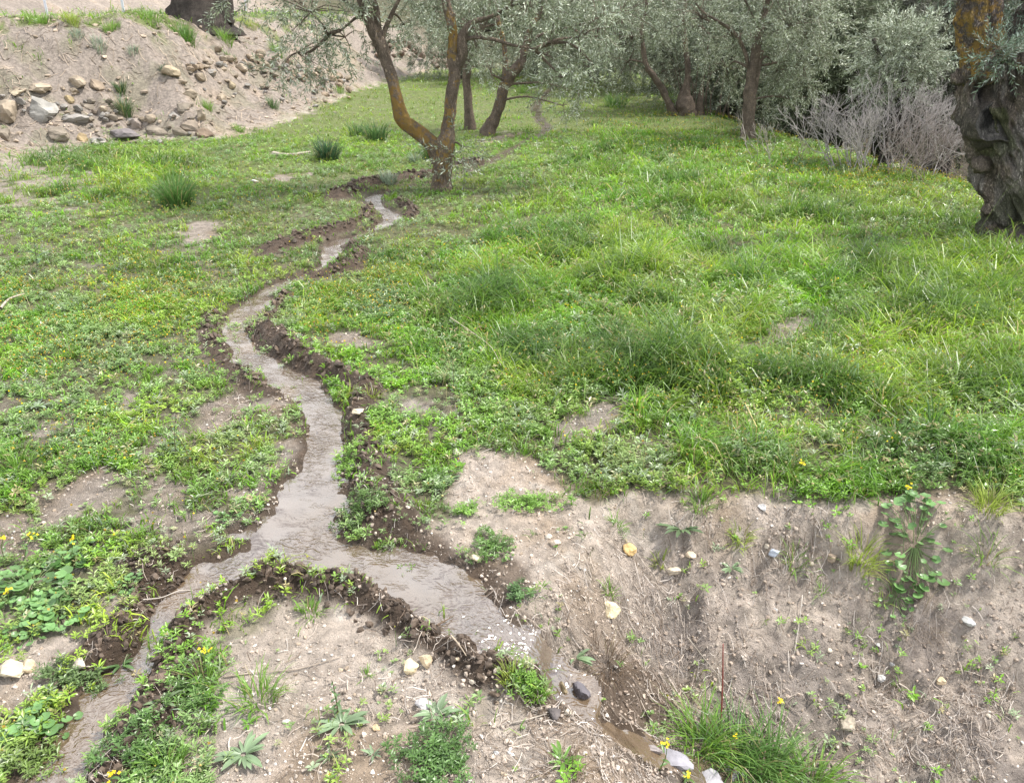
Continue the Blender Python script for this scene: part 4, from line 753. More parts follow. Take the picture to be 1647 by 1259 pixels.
BS = [(67, 170, 52, 52, (.42, .40, .36), 'large grey-faced wedge boulder jutting from the bank below the terrace'), (16, 178, 58, 58, T1, 'massive tan boulder at the left edge of the collapsed wall'), (4, 212, 40, 36, T2, 'dull brown boulder under the massive tan one'),
      (127, 130, 32, 30, T1, 'upright tan block right of the grey wedge boulder'), (155, 133, 30, 28, (.33, .26, .19), 'rounded brown block beside the upright tan block'), (63, 142, 46, 20, T1, 'flat sandy slab resting above the grey wedge boulder'), (28, 147, 34, 16, (.45, .38, .27), 'thin yellowish slab above the massive tan boulder'),
      (112, 158, 20, 19, (.48, .38, .22), 'small ochre stone right of the grey wedge boulder'), (140, 168, 34, 20, T2, 'blunt brown stone pair behind the ochre stone'), (124, 191, 50, 25, T3, 'long pale stone overhanging a dark hollow in the bank'), (118, 145, 22, 12, T1, 'thin slab under the upright tan block'),
      (180, 188, 22, 14, T2, 'small squarish stone at the middle of the rubble'), (165, 173, 18, 16, T1, 'tan chip stone above the long pale stone'), (130, 220, 24, 22, (.46, .35, .2), 'orange-tan stone at the foot of the bank'), (157, 226, 38, 17, T3, 'flat pale stone just above the grass line'), (98, 212, 46, 30, T2, 'sloping mud-coloured slab below the grey wedge boulder'),
      (220, 197, 30, 26, (.33, .28, .24), 'rounded grey-brown stone right of the bank weed'), (242, 190, 26, 17, T1, 'low tan stone next to the rounded grey-brown one'), (204, 215, 58, 27, (.27, .24, .235), 'broad flat purplish slab at the base of the bank'), (254, 207, 42, 26, T2, 'lumpy brown stone right of the purplish slab'),
      (279, 185, 28, 19, T3, 'pale speckled stone in the middle of the right rubble'), (290, 210, 30, 24, T2, 'brown stone at the base among grass tips'), (306, 200, 36, 26, (.33, .27, .21), 'tilted brown stone behind the dark round one'), (331, 213, 38, 26, (.24, .18, .13), 'dark round stone ending the row at the right'),
      (299, 167, 33, 32, T2, 'tall pointed block in the stepped column of stones'), (305, 149, 27, 20, T1, 'tan block stacked on the tall pointed block'), (291, 129, 24, 11, T1, 'thin ledge stone topping the stepped column'), (272, 112, 44, 27, (.44, .36, .25), 'wide yellowish outcrop stone at the top of the rubble'),
      (300, 140, 20, 12, T2, 'small brown stone under the thin ledge stone'), (322, 186, 22, 25, T1, 'narrow stone leaning right of the tall pointed block'), (314, 104, 20, 17, T3, 'pale stone on the upper line of the wall'), (324, 122, 32, 19, T1, 'wide tan stone in the upper wall'), (338, 112, 24, 17, T3, 'grey stone behind the wide tan stone'),
      (390, 110, 28, 22, T1, 'large leaning slab in the middle of the upper wall'), (407, 103, 28, 20, T2, 'brown stone on the right shoulder of the leaning slab'), (436, 100, 28, 18, (.46, .42, .37), 'whitish stone near the right end of the upper wall'), (359, 153, 22, 23, T1, 'tan stone low on the slope below the upper wall'), (372, 135, 18, 17, (.45, .37, .25), 'yellow stone below the leaning slab')]
for px, py, w, h, c_, lab in BS: stone(px, py, w, h, c_, lab, 'boulders of the collapsed terrace wall')
rs = random.Random(3)
def band(P, n, s0, s1, spread, cols, lab, grp):
    P = np.array(P, float); seg = np.linalg.norm(np.diff(P, axis=0), axis=1); cs_ = np.concatenate([[0], np.cumsum(seg)]); protos = {}
    for i in range(n):
        t = rs.random() * cs_[-1]; px = np.interp(t, cs_, P[:, 0]) + rs.gauss(0, spread * .4); py = np.interp(t, cs_, P[:, 1]) + rs.gauss(0, spread); s = rs.uniform(s0, s1)
        c_ = np.array(rs.choice(cols)) * rs.uniform(.8, 1.15); k = i % 14
        if k not in protos:
            protos[k] = stone(px, py, s * 1.25, s * rs.uniform(.65, .95), c_, lab, grp, sub=2); protos[k]['_d'] = s; continue
        p = hit(px, py); dep = p[1]; o = protos[k].copy(); COL.objects.link(o); q = protos[k]; f = (s / q['_d']) * dep / q.location[1]; o.scale = (f, f, f); o.rotation_euler = (rs.uniform(-.5, .5), rs.uniform(-.5, .5), rs.uniform(0, 6.28)); setat(o, p + np.array([0, 0, .006 * dep * s / 20]))
    for q in protos.values(): del q['_d']
    for o in COL.objects:
        if '_d' in o.keys(): del o['_d']
band([(300, 112), (360, 112), (420, 108), (480, 118), (560, 140)], 105, 8, 16, 9, [T1, T2, T3, (.42, .33, .24)], 'small pale rubble stone packed in the upper line of the collapsed terrace wall', 'small stones of the upper wall line')
band([(330, 150), (400, 150), (480, 150), (540, 160)], 34, 6, 11, 13, [T1, T2, T3], 'small stone fallen onto the slope beneath the upper wall line', 'stones fallen below the upper wall')
band([(0, 160), (100, 185), (200, 200), (320, 195)], 60, 7, 15, 16, [T1, T2, T4, T3], 'small stone wedged between the boulders at the left of the bank', 'small stones between the boulders')
band([(585, 70), (640, 78), (690, 92), (735, 105)], 62, 8, 14, 8, [(.34, .26, .20), (.27, .21, .165), (.42, .35, .28)], 'reddish-brown rubble stone of the far wall behind the forked tree', 'reddish stones of the far wall')
Y1 = (.62, .52, .34)
for px, py, w, h, c_, lab in [(981, 982, 34, 32, (.66, .56, .36), 'pale yellow chunky stone lying alone on the bare bank'), (1011, 881, 24, 22, (.58, .40, .18), 'orange-tan triangular stone above the pale yellow one'), (660, 1066, 28, 34, (.58, .49, .32), 'knobbly cream stone against the mud ridge'), (685, 1060, 24, 26, (.50, .40, .27), 'rounded tan stone beside the knobbly cream stone'),
                              (575, 662, 22, 16, (.62, .53, .38), 'cream stone perched on the muddy berm beside the stream'), (767, 897, 22, 15, (.66, .57, .40), 'small cream stone near the pool outlet'), (892, 872, 22, 14, (.60, .50, .38), 'smooth buff stone on the dry soil left of the orange one'), (883, 862, 13, 9, (.66, .6, .5), 'whitish chip behind the smooth buff stone'),
                              (322, 1221, 40, 20, (.60, .48, .34), 'long tan shard lying at the bottom left of the gravel mound'), (18, 1078, 50, 30, (.60, .52, .38), 'cream rock at the left edge below the mallow plants'), (44, 1072, 28, 30, (.60, .49, .33), 'upright tan rock beside the cream rock at left'), (126, 1066, 32, 24, (.58, .51, .42), 'pale buff rock beside the trickle'),
                              (1243, 887, 19, 17, (.42, .46, .52), 'bluish-grey stone on the bank right of the orange stone'), (1084, 916, 24, 17, (.56, .48, .37), 'buff stone half buried in dry roots'), (1111, 893, 18, 13, (.62, .5, .36), 'small peach stone above the buff stone'), (404, 800, 22, 13, (.52, .40, .26), 'brown stone in weeds left of the pool'), (1557, 998, 22, 15, (.46, .46, .44), 'grey stone on the right of the eroded face'),
                              (1227, 815, 17, 12, (.50, .49, .48), 'grey stone at the top edge of the bank'), (683, 1132, 32, 15, (.46, .44, .43), 'flat grey slate chip on the gravel mound'), (605, 1168, 16, 15, (.56, .42, .25), 'small ochre pebble on the gravel mound'), (460, 1158, 13, 11, (.60, .56, .5), 'whitish pebble on the mound beside the rosette'), (737, 727, 22, 10, (.62, .56, .46), 'flat whitish stone at the grass edge by the bare patch'),
                              (933, 1112, 34, 34, (.13, .12, .13), 'wet dark stone standing in the outflow'), (904, 1108, 18, 30, (.26, .21, .13), 'wet tan stone left of the dark stone in the outflow'), (893, 1145, 26, 22, (.12, .105, .10), 'low wet black stone in the outflow'), (1085, 1215, 60, 30, (.34, .33, .36), 'grey-violet rock in the wet gully at the bottom'), (1050, 1205, 30, 20, (.28, .25, .24), 'dark rock beside the grey-violet rock'),
                              (1140, 1252, 46, 26, (.36, .35, .37), 'second grey rock at the bottom edge of the gully'), (1360, 1160, 40, 22, (.40, .35, .27), 'tan clod-like stone low on the eroded face'), (1417, 1088, 14, 14, (.52, .50, .47), 'pale round stone in the eroded face'), (1512, 1095, 16, 13, (.58, .46, .3), 'orange chip in the eroded face'), (410, 292, 12, 9, (.62, .6, .56), 'small white stone in the left meadow'), (1340, 895, 24, 15, (.34, .27, .20), 'brown clod-like stone under the bank lip')]:
    stone(px, py, w, h, c_, lab, m=M_stone, sub=3, rough=.22, sink=.22)
for i in range(40):
    px = rs.uniform(430, 1640); py = rs.uniform(840, 1250)
    if 700 < px < 1060 and py < 1010 or (px < 860 and py < 1050): continue
    if py > 1120 and 1060 < px < 1330: continue
    s = rs.uniform(7, 12); stone(px, py, s * 1.2, s * .85, np.array(rs.choice([(.55, .48, .38), (.50, .49, .47), (.58, .47, .33)])), 'small pale pebble on the bare foreground soil', 'scattered foreground pebbles', M_stone, 2, rough=.1)
# ------------------------------------------------------------ plants
def pxsize(p): return (p[1] * cp - (p[2] - CAMZ) * sp) / FPX
def tuft(px, py, w, h, n, col, label, cat='grass tuft', name='grass_tuft', group=None, bw=.0035, lean=.55, var=.35, droop=.4):
    p = hit(px, py); k = pxsize(p); r_ = w * k / 2; ln = h * k
    a = rng.random(n) * 6.283; rr = rng.random(n) ** .6 * r_ * .55; x = p[0] + np.cos(a) * rr; y = p[1] + np.sin(a) * rr * .8; z = height(x, y)
    c = np.array(col) * (1 - var / 2 + var * rng.random((n, 1))); c = np.where(rng.random((n, 1)) < .08, np.array([.32, .28, .13]), c)
    V, F, C = blades(x, y, z, ln * (.55 + .6 * rng.random(n)), np.full(n, bw) * (.7 + .6 * rng.random(n)), np.abs(rng.normal(lean * .6, lean * .5, n)), a + rng.normal(0, .5, n), c, droop)
    o = mesh(name, V - p, F, C, M_grass); setat(o, p); tag(o, label, cat, group); return o
def strap(base, d0, l, w, C, n=4, drp=.5, cup=.2):
    """a broad leaf: strip with a mid rib"""
    V, F = [], []; d = np.array(d0, float); d /= np.linalg.norm(d); s = np.cross(d, [0, 0, 1.]); s /= np.linalg.norm(s) + 1e-9; p = np.array(base, float)
    for i in range(n + 1):
        t = i / n; wk = w * (math.sin(math.pi * min(t * .8 + .12, 1)) ** .8) * (1 if i < n else .05); up = np.cross(s, d); V += [p - s * wk / 2 + up * wk * cup, p, p + s * wk / 2 + up * wk * cup]
        p = p + d * l / n; d = d + np.array([0, 0, -drp / n]); d /= np.linalg.norm(d)
        if i < n: k = 3 * i; F += [[k, k + 1, k + 4, k + 3], [k + 1, k + 2, k + 5, k + 4]]
    return np.array(V), [np.array(F)], C
def rosette(px, py, w, n, col, label, name='rosette_weed', group=None, lw=.11, rise=.5):
    p = hit(px, py); r_ = w * pxsize(p) / 2; a_ = Acc()
    n = int(n * 1.4); col = np.array(col) * np.array([.62, .72, .55])
    for i in range(n):
        a = i * 2.4 + rng.normal(0, .5); el = rise * (1 - .7 * (i / n)) * (.6 + .8 * rng.random()) + .1; l = r_ * (.35 + .75 * rng.random()) * (1 if i > n * .3 else .7)
        V, F, C = strap([math.cos(a) * .1 * r_, math.sin(a) * .1 * r_, .004], [math.cos(a), math.sin(a), el], l, l * lw * (.8 + .4 * rng.random()) * 2, np.array(col) * (.75 + .5 * rng.random()), 4, .9 * el + .15); a_.add(V, F, C)
    o = a_.obj(name, M_leaf, None, True); setat(o, p); tag(o, label, 'weed', group); return o
def mallow(px, py, w, n, label, col=(.13, .25, .08), ls=.15, name='mallow_plant', hgt=.45):
    p = hit(px, py); r_ = w * pxsize(p) / 2; root = empty(name, p, label, 'leafy plant'); st, lf = Acc(), Acc()
    for i in range(n * 2):
        a = rng.random() * 6.28; rr = r_ * rng.random() ** .5; q = np.array([math.cos(a) * rr, math.sin(a) * rr, 0]); q[2] = H1(p[0] + q[0], p[1] + q[1]) - p[2] + r_ * hgt * (.25 + .75 * rng.random()) * (1.1 - .5 * rr / r_)
        V, F, C = tube([q * .15 * np.array([1, 1, 0]), q * np.array([.55, .55, .7]), q], [.0016, .0014, .001], 5, 3, 0, 1, (.16, .24, .08), cap=False); st.add(V, F, C[:, :3])
        m = 24; t = np.linspace(0, 2 * np.pi, m, endpoint=False); rad = r_ * ls * (.6 + .7 * rng.random()); lob = 1 - .13 * np.abs(np.sin(t * 2.5)) ** .7; lob = np.where(np.abs(t - np.pi) < .14, .25, lob)
        W1 = np.stack([np.cos(t) * lob, np.sin(t) * lob, .18 * lob + .05 * np.cos(5 * t)], -1) * rad; W2 = np.stack([np.cos(t) * .5 * lob, np.sin(t) * .5 * lob, .02 + .0 * t], -1) * rad; V = np.concatenate([W1, W2, [[-.1 * rad, 0, -.03 * rad]]])
        k = np.arange(m); F = [np.stack([k, (k + 1) % m, (k + 1) % m + m, k + m], -1), np.stack([k + m, (k + 1) % m + m, np.full(m, 2 * m)], -1)]
        Rm = (rotz(np.array([a + rng.normal(0, .5)])) @ rotx(rng.normal(.0, .35, 1)))[0]; lf.add(V @ Rm.T + q, F, np.array(col) * (.7 + .7 * rng.random()))
    st.obj('stalks', M_leaf, root, True); lf.obj('leaves', M_leaf, root, True); return root
def sprig(px, py, h, label, nst=1, lean=0, col=(.09, .16, .06), stem=(.16, .11, .07), ll=.18, nl=16, name='upright_weed'):
    p = hit(px, py); H_ = h * pxsize(p) / .93; root = empty(name, p, label, 'weed'); st, lf = Acc(), Acc()
    for s_ in range(nst):
        dx, dy = lean + rng.normal(0, .18 + .12 * (nst > 1)), rng.normal(0, .15); P = [np.array([0, 0, -.01]), np.array([dx * .3, dy * .4, .5]) * H_, np.array([dx, dy, 1.0 - .15 * s_ / nst]) * H_]
        V, F, C = tube(P, [.0022, .0018, .0009], 5, 5, 0, 1, stem, cap=False); st.add(V, F, C[:, :3])
        for i in range(nl):
            t = .12 + .86 * i / nl; q = P[1] * 0 + (1 - t) ** 2 * P[0] + 2 * t * (1 - t) * P[1] + t * t * P[2]; a = i * 2.4 + rng.normal(0, .4); l = H_ * ll * (1.15 - .7 * t) * (.7 + .6 * rng.random())
            V, F, C = strap(q, [math.cos(a), math.sin(a), .5], l, l * .32, np.array(col) * (.75 + .5 * rng.random()), 3, .8); lf.add(V, F, C)
    st.obj('stem', M_leaf, root, True); lf.obj('leaves', M_leaf, root, True); return root
def mustard(px, py, bx, by, label, nb=8, name='mustard_flower', s=.0052):
    p = hit(px, py); q = at(bx, by, p[1] - .02) - p; root = empty(name, p, label, 'yellow flower'); st, pe = Acc(), Acc()
    V, F, C = tube([np.zeros(3), q * .5 + rng.normal(0, .006, 3), q], [.0018, .0015, .001], 5, 5, 0, 1, (.14, .24, .05), cap=False); st.add(V, F, C[:, :3])
    for i in range(3):
        V, F, C = strap(q * (.15 + .25 * i), [rng.normal(), rng.normal(), .4], .03, .009, (.10, .19, .05), 3, .6); st.add(V, F, C)
    for i in range(nb):
        c0 = q + rng.normal(0, .007, 3) * np.array([1, 1, .8]); tilt = frames(np.array([[rng.normal(0, .5), -.4 + rng.normal(0, .4), 1]]))[0]
        for k in range(4):
            a = k * math.pi / 2; d = np.array([math.cos(a), math.sin(a), .25]); n_ = np.array([-math.sin(a), math.cos(a), 0]); V = np.array([[0, 0, 0], d * .6 + n_ * .42, d * 1.05, d * .6 - n_ * .42]) * s; pe.add(V @ tilt.T + c0, [np.array([[0, 1, 2, 3]])], (.8, .6, .02))
    st.obj('stem', M_leaf, root, True); pe.obj('blossom', M_petal, root, False); return root
def patch(px, py, w, h, n, col, label, name='weed_patch', sc0=.020, cat='weed patch'):
    p = hit(px, py); k = pxsize(p); a = rng.random(n) * 6.28; n = int(n * .75); a = a[:n]; rr = rng.random(n) ** .75 * (1.1 + .25 * np.sin(a * 3 + px) + .15 * np.sin(a * 7)); x = p[0] + np.cos(a) * rr * w * k / 2; y = p[1] + np.sin(a) * rr * h * k / 2 * 1.25; z = height(x, y); ac = Acc(); kd = rng.integers(0, len(wh), n)
    for i, (PV, PF) in enumerate(wh):
        s = kd == i
        if s.sum() == 0: continue
        V, F = inst(PV, PF, np.stack([x, y, z + .012 * rng.random(n)], -1)[s] - p, rotz(rng.random(s.sum()) * 6.28) @ rotx(rng.normal(0, .3, s.sum())), sc0 * (.6 + .7 * rng.random(s.sum()))); ac.add(V, F, np.repeat(np.array(col) * (.65 + .7 * rng.random((s.sum(), 1))), len(PV), 0))
    o = ac.obj(name, M_leaf); setat(o, p); tag(o, label, cat); return o
GR, GB, GY, GS = (.20, .36, .06), (.12, .24, .06), (.34, .44, .08), (.29, .36, .25)
for a in [(286, 333, 75, 62, 420, GB, 'large dark green rush tussock in the left meadow below the boulders'), (527, 258, 62, 44, 380, (.06, .13, .06), 'bluish-green domed tussock left of the forked tree'), (605, 226, 60, 36, 260, (.08, .17, .05), 'dark soft tussock between the domed tussock and the forked tree'), (575, 218, 46, 26, 160, (.09, .19, .05), 'smaller tussock left of the dark soft one'),
          (690, 256, 44, 36, 220, GB, 'dark tussock touching the left of the forked trunk'), (668, 262, 30, 22, 120, GS, 'silvery tussock in front of the dark trunk-side tussock'), (625, 292, 46, 24, 160, GS, 'pale tussock behind the far mud heap'), (300, 68, 56, 30, 260, (.10, .22, .03), 'bright tussock on the slope below the old terrace tree'), (362, 66, 40, 24, 160, GR, 'green tussock right of the bright slope tussock'),
          (445, 88, 36, 26, 150, GR, 'green tussock above the whitish wall stone'), (990, 172, 60, 26, 220, GB, 'dark tussock on the far meadow crest'), (1080, 165, 30, 22, 90, GR, 'grass tuft below the leaning crest tree'), (180, 50, 50, 18, 150, GR, 'low tuft on the terrace lip between two stakes'), (60, 40, 60, 22, 200, GR, 'grass tuft at the terrace lip near the left stake'), (115, 36, 50, 20, 160, GY, 'yellowish tuft right of the left stake'), (240, 34, 60, 22, 200, GR, 'tuft beside the foot of the old terrace tree'), (400, 45, 44, 20, 140, GY, 'yellow-green tuft right of the old terrace tree'),
          (335, 178, 22, 20, 60, GR, 'sprig of grass growing between stones of the stepped column'), (195, 150, 24, 22, 110, (.08, .15, .05), 'dark weed clump high in the bank gully'), (202, 185, 36, 34, 200, (.08, .15, .05), 'dark weed clump hanging above the grey-brown stone'), (265, 118, 26, 14, 90, (.09, .14, .07), 'grey weed beside the yellowish outcrop stone'), (160, 78, 40, 18, 110, GS, 'grey-green tuft on the brown slope'), (125, 60, 36, 14, 90, GS, 'grey-green tuft near the top of the brown slope'), (215, 85, 30, 14, 80, GS, 'faint grey tuft mid slope'), (370, 95, 30, 14, 80, GB, 'dark tuft above the leaning slab'),
          (385, 212, 30, 16, 80, GR, 'tuft at the foot of the slope right of the dark round stone'), (440, 175, 30, 22, 110, (.10, .18, .06), 'tuft under the right end of the wall'), (545, 150, 30, 16, 80, GR, 'tuft at the bank foot left of the far rubble'), (840, 150, 34, 18, 90, GR, 'tuft near the head of the stream')]:
    tuft(*a, bw=.007, lean=.5)
for a in [(1590, 818, 85, 52, 150, GY, 'bright yellow-green tuft on the bank lip at far right'), (1385, 900, 75, 55, 130, GY, 'yellow-green grass tuft left of the mallow on the bank'), (1588, 895, 60, 60, 45, GR, 'sparse spiky tuft on the right side of the bank'), (1275, 905, 52, 42, 50, GR, 'thin tuft beside the bluish-grey stone'), (1190, 870, 46, 34, 60, GY, 'small yellowish tuft above the thin tuft'),
          (1125, 815, 56, 36, 80, GR, 'tuft hanging at the bank lip above the grey rosette'), (980, 955, 34, 26, 36, GR, 'small green tuft above the pale yellow stone'), (1062, 908, 36, 26, 30, GY, 'tiny tuft between the orange and buff stones'), (990, 845, 34, 26, 26, GR, 'wispy tuft on the dry soil below the meadow edge'), (415, 1130, 120, 62, 110, GR, 'long-bladed tuft on the left of the gravel mound'), (330, 1100, 70, 50, 60, GR, 'tuft on the mud left of the gravel mound'),
          (590, 1085, 30, 20, 20, GR, 'few blades at the outer foot of the mud ridge'), (500, 985, 60, 30, 70, GR, 'tuft on the inner side of the mud ridge'), (825, 1095, 60, 40, 70, GY, 'uprooted yellow-green tuft at the end of the mud ridge'), (865, 1120, 50, 36, 60, GR, 'trailing tuft by the outflow under the ridge end'), (1420, 965, 22, 26, 16, GY, 'short blade tuft under the bank mallow'), (1320, 955, 26, 24, 16, GR, 'few green blades on the eroded face'), (560, 640, 44, 26, 60, GY, 'clump of torn turf on the berm above the cream stone'),
          (600, 640, 40, 24, 50, GY, 'bright torn clump on the berm right of the first'), (30, 760, 70, 60, 70, GR, 'broad-bladed tuft at the left edge of the weeds'), (1445, 1105, 20, 18, 12, GR, 'tiny green tuft low on the eroded face'), (270, 1240, 90, 60, 120, GR, 'leafy grass clump at the bottom beside the trickle'), (770, 1020, 26, 22, 18, GR, 'blades poking from the crest of the mud ridge')]:
    tuft(*a, bw=.0034, lean=.75)
for i, a in enumerate([(1125, 1205, 120, 100, 150, GR, 'long grass clump left in the gully at the bottom'), (1180, 1235, 130, 120, 190, GB, 'dense dark long grass clump under the red stem'), (1235, 1255, 130, 125, 200, (.15, .27, .07), 'arching long grass clump at the bottom centre-right'), (1300, 1275, 120, 100, 130, GR, 'last long grass clump spilling to the right at the bottom')]):
    tuft(*a, bw=.0045, lean=.7, droop=.5)
tuft(975, 1075, 110, 60, 190, (.17, .115, .07), 'tangle of brown dead roots on the wet bank by the outflow', 'root tangle', 'root_tangle', bw=.0016, lean=1.3, droop=.7)
tuft(1480, 990, 110, 50, 130, (.24, .19, .14), 'fringe of dead grass roots hanging under the bank mallow', 'root tangle', 'root_tangle', bw=.0014, lean=1.4, droop=.8)
tuft(905, 1240, 110, 60, 130, (.20, .14, .09), 'dead brown grass beside the gully at the bottom centre', 'root tangle', 'root_tangle', bw=.0016, lean=1.3, droop=.7)
tuft(1300, 870, 70, 40, 90, (.15, .11, .08), 'dark root fringe under the bank lip', 'root tangle', 'root_tangle', bw=.0015, lean=1.5, droop=.9)
for a in [(392, 1215, 90, 20, GS, 'large grey-green rosette on the gravel mound at bottom left'), (550, 1165, 80, 22, GS, 'grey-green rosette at the foot of the upright sprig'), (702, 1150, 74, 18, GS, 'woolly rosette at the top of the clover patch'), (925, 1058, 62, 16, GS, 'pale rosette among dead roots by the outflow'), (1096, 852, 74, 18, (.15, .20, .12), 'thistle-like rosette under the bank lip'), (1176, 915, 48, 14, GS, 'small pale rosette right of the buff stone'),
          (722, 773, 54, 13, GS, 'star-shaped rosette at the edge of the bare patch'), (530, 1218, 50, 13, (.16, .2, .12), 'flat rosette low on the gravel mound'), (600, 1215, 40, 10, GS, 'tiny rosette right of the flat one'), (905, 1225, 70, 14, GR, 'broad-leaved rosette by the gully at the bottom'), (262, 1130, 60, 14, (.22, .27, .17), 'whitish limp rosette thrown on the lower mud ridge'), (195, 1070, 60, 14, (.12, .2, .08), 'rosette by the trickle near the pale buff rock'), (30, 770, 60, 14, GR, 'dock-like rosette at the left edge'), (205, 740, 56, 12, GS, 'grey rosette by the bare soil in the left weeds'), (60, 655, 60, 12, (.42, .46, .40), 'silvery-white leaf rosette in the left weeds'), (400, 1165, 44, 10, GR, 'green rosette above the large grey-green one')]:
    rosette(*a)
for a in [(45, 950, 130, 34, 'dark round-leaved mallow at the left edge'), (95, 985, 110, 26, 'middle mallow of the left patch beside the bare soil'), (50, 1020, 80, 16, 'low mallow above the cream rock'), (65, 1165, 110, 18, 'mallow at the bottom left beside the trickle'), (20, 1190, 70, 10, 'small mallow at the extreme bottom left corner'), (370, 830, 50, 9, 'pale mallow at the weedy edge of the pool'), (1470, 878, 110, 26, 'mallow on the bank lip at right'), (1440, 962, 60, 12, 'dark mallow shoot hanging down the bank'), (255, 1000, 26, 4, 'two-leaf seedling beside the pool'), (120, 905, 90, 16, 'leafy mallow behind the left patch'), (735, 560, 40, 6, 'pale round-leaved seedling in the dark grass'), (210, 950, 60, 10, 'low leafy plant at the muddy pool edge')]:
    mallow(*a)
for a in [(702, 1225, 118, 120, 420, (.10, .19, .05), 'clover patch at the bottom centre of the gravel mound'), (788, 885, 66, 70, 190, (.12, .22, .05), 'green weed patch on bare soil right of the pool'), (748, 826, 44, 46, 90, GR, 'small weed patch above the pool outlet'), (850, 812, 110, 44, 240, GR, 'spreading weed patch under the bare soil'), (832, 958, 40, 26, 70, (.10, .18, .06), 'tuft-like weed patch beside the wet channel'),
          (1185, 870, 10, 8, 6, GR, 'tiny green seedling on the bank'), (230, 1215, 110, 90, 260, (.10, .19, .05), 'dense weed patch on the lower mud ridge'), (310, 1120, 80, 60, 170, (.11, .2, .05), 'weed patch on the flank of the lower mud ridge'), (120, 1095, 110, 30, 150, (.13, .2, .07), 'weed strip along the trickle'), (655, 925, 30, 20, 24, GR, 'small floating weed at the pool outlet'), (850, 1100, 50, 30, 60, GR, 'weeds at the tip of the mud ridge'), (870, 700, 40, 20, 60, GR, 'weed patch at the upper edge of the bare soil'), (60, 1225, 80, 60, 120, (.16, .24, .06), 'yellowish weeds in the bottom left corner'), (560, 745, 50, 80, 130, GR, 'weeds growing over the channel-side berm'), (580, 820, 90, 60, 190, (.10, .18, .04), 'thick weeds on the berm above the pool')]:
    patch(*a)
for a in [(545, 1150, 80, 'upright leafy sprig with notched leaves on the gravel mound'), (122, 700, 60, 'dark thin seedling stem in the left weeds'), (283, 735, 70, 'leafy dark stem right of the bare soil in the weeds'), (308, 745, 62, 'second leafy stem beside the first in the left weeds'), (400, 485, 40, 'dark twiggy stem by the upper pool'), (195, 445, 60, 'thin reddish stem in the left meadow'), (62, 440, 90, 'tall thin stem leaning at the left edge of the meadow'), (632, 470, 46, 'reddish upright stem in the flowery meadow'), (730, 640, 60, 'leafy stem at the edge of the dark grass')]:
    sprig(*a)
for a in [(1205, 1215, 1254, 1127, 'yellow mustard flower standing against the brown bank'), (1190, 1225, 1182, 1182, 'yellow mustard flower low in the long grass'), (1060, 1240, 1072, 1194, 'yellow mustard flower over the gully rocks'), (1455, 822, 1462, 784, 'yellow mustard flower at the bank lip near the mallow'), (40, 900, 50, 860, 'yellow flower above the bare soil at left'), (110, 905, 118, 868, 'yellow flower above the left mallow patch'), (20, 985, 14, 950, 'yellow flower in the leftmost mallow'), (325, 1085, 331, 1045, 'yellow flower on the mud left of the mound'), (170, 1262, 182, 1245, 'yellow flower at the bottom left by the trickle'), (8, 900, 5, 866, 'yellow flower at the very left edge'), (1100, 1262, 1108, 1246, 'yellow flower at the bottom edge of the gully'), (1290, 790, 1292, 745, 'yellow flower in the lower right meadow'), (905, 500, 912, 490, 'lone yellow flower in the tall grass')]:
    mustard(*a)
# ------------------------------------------------------------ sticks, stakes
def stick(l, r_, col, label, name='dead_stick', cat='stick', lift=.006, m=None, arch=0):
    P = []
    for i, (px, py) in enumerate(l): p = hit(px, py); p[2] += lift + arch * math.sin(math.pi * i / (len(l) - 1)); P.append(p)
    P = np.array(P); V, F, C = tube(P, np.linspace(r_, r_ * .5, len(P)), 7, 6, .15, 2, col); b = P[0]; o = mesh(name, V - b, F, C[:, :3], m or M_wood, None, True); setat(o, b); tag(o, label, cat); return o
stick([(232, 972), (262, 968), (290, 957), (312, 957)], .0022, (.42, .38, .33), 'pale curved twig lying in the shallow brown water', lift=.02)
stick([(362, 1090), (420, 1083), (480, 1078), (548, 1058)], .0025, (.30, .25, .20), 'long straight twig across the top of the gravel mound')
stick([(440, 250), (465, 252), (500, 247)], .035, (.36, .31, .26), 'grey branch lying in grass left of the bluish tussock', 'fallen_branch', 'branch', .02)
stick([(4, 508), (18, 492), (42, 484)], .009, (.36, .31, .25), 'short brown stick at the left edge of the meadow', lift=.05)
stick([(725, 540), (760, 565), (790, 590), (806, 622)], .0025, (.42, .36, .28), 'dry pale stalk bent over the dark grass', 'dead_stalk', 'stalk', .12)
stick([(703, 1013), (716, 1006), (730, 998)], .003, (.13, .09, .06), 'short dark twig sticking from the mud ridge', lift=.02)
stick([(726, 1030), (738, 1044), (750, 1062)], .003, (.33, .27, .2), 'small broken stick on the mud ridge', lift=.02)
stick([(820, 1165), (850, 1160), (880, 1150)], .0028, (.34, .3, .25), 'crooked root lying on the gravel mound near the outflow', arch=.004)
stick([(1105, 1035), (1145, 1085), (1190, 1135), (1240, 1195)], .0016, (.36, .32, .26), 'long dead grass stalk slanting down to the gully grass', 'dead_stalk', 'stalk', .03)
stick([(1290, 960), (1284, 1010), (1277, 1055)], .002, (.42, .38, .33), 'straight dead stalk hanging on the eroded face', 'dead_stalk', 'stalk', .012)
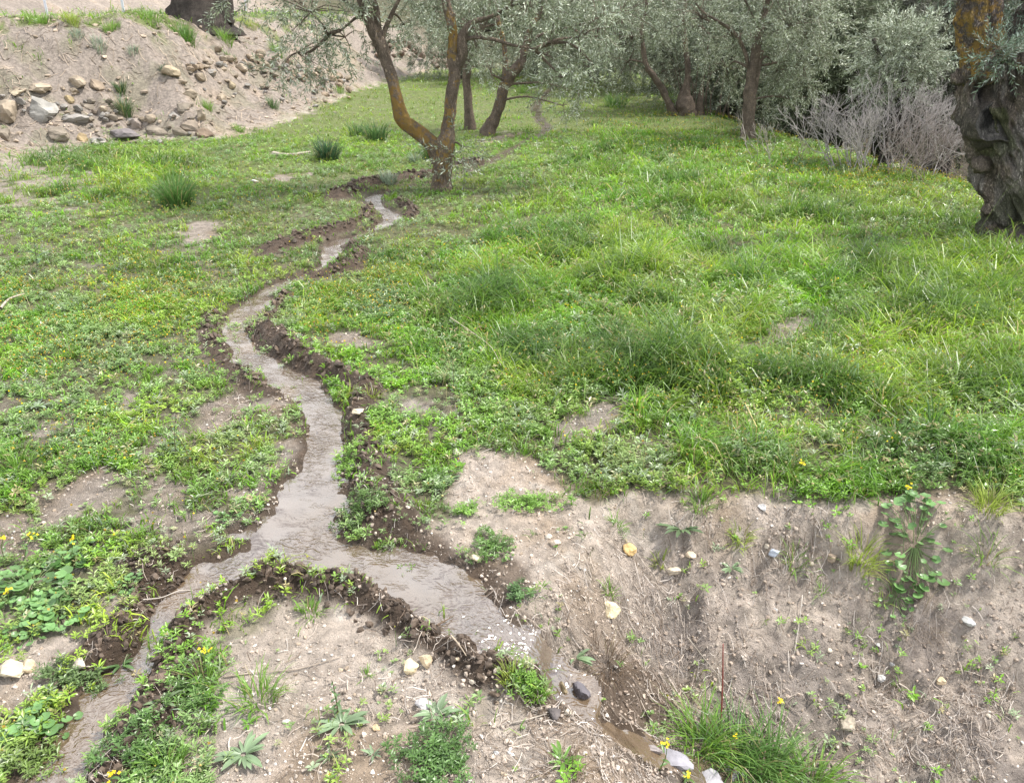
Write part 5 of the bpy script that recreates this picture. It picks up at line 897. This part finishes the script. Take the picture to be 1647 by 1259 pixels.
stick([(1480, 1125), (1500, 1100), (1515, 1078)], .002, (.40, .36, .30), 'slanted dead stalk low on the eroded face', 'dead_stalk', 'stalk', .012)
stick([(1445, 1100), (1462, 1115), (1470, 1140)], .003, (.42, .36, .30), 'crooked pale root on the eroded face', arch=.01)
stick([(150, 1050), (120, 1062), (95, 1080)], .002, (.30, .24, .18), 'thin twig beside the pale buff rock at left')
p = hit(1157, 1190); q = at(1163, 1035, p[1] + .02); V, F, C = tube([p - p, (q - p) * .5 + [.004, 0, 0], q - p], [.0032, .003, .0018], 7, 8, .05, 1, (.34, .10, .085)); o = mesh('red_stem', V, F, C[:, :3], M_leaf, None, True); setat(o, p); tag(o, 'upright dark red stem rising from the gully grass', 'stem')
p = hit(1452, 905); q = at(1457, 800, p[1] + .01); V, F, C = tube([p - p, (q - p) * .5, q - p], [.0014, .0012, .0007], 5, 8, .05, 1, (.16, .22, .10)); o = mesh('thin_stem', V, F, C[:, :3], M_leaf, None, True); setat(o, p); tag(o, 'thin tall green stem rising from the bank mallow', 'stem')
for px, py, lab, dx in ((76, 24, 'leftmost metal stake on the upper terrace', -2), (199, 20, 'metal stake midway along the upper terrace', -1), (288, 22, 'metal stake against the old terrace tree', 0), (396, 20, 'metal stake right of the old terrace tree', 1)):
    p = hit(px, py); r0 = .022; a_ = Acc(); hgt = 1.25
    for (x0, x1, y0, y1) in ((-.022, .022, -.004, .0), (-.022, -.018, 0, .02), (.018, .022, 0, .02)):
        V = np.array([[x, y, z] for z in (-.1, hgt) for x, y in ((x0, y0), (x1, y0), (x1, y1), (x0, y1))], float); a_.add(V, [np.array([[0, 1, 5, 4], [1, 2, 6, 5], [2, 3, 7, 6], [3, 0, 4, 7], [4, 5, 6, 7]])], (.5, .5, .5))
    V, F, C = tube([[0, 0, .9], [.001, -.012, .9]], [.008, .008], 6, 1, 0, 1); 
    o = a_.obj('fence_stake', M_metal); setat(o, p); o.rotation_euler = (R(2 * dx), R(1.5 * dx), 0); tag(o, lab, 'stake', 'metal stakes on the upper terrace')
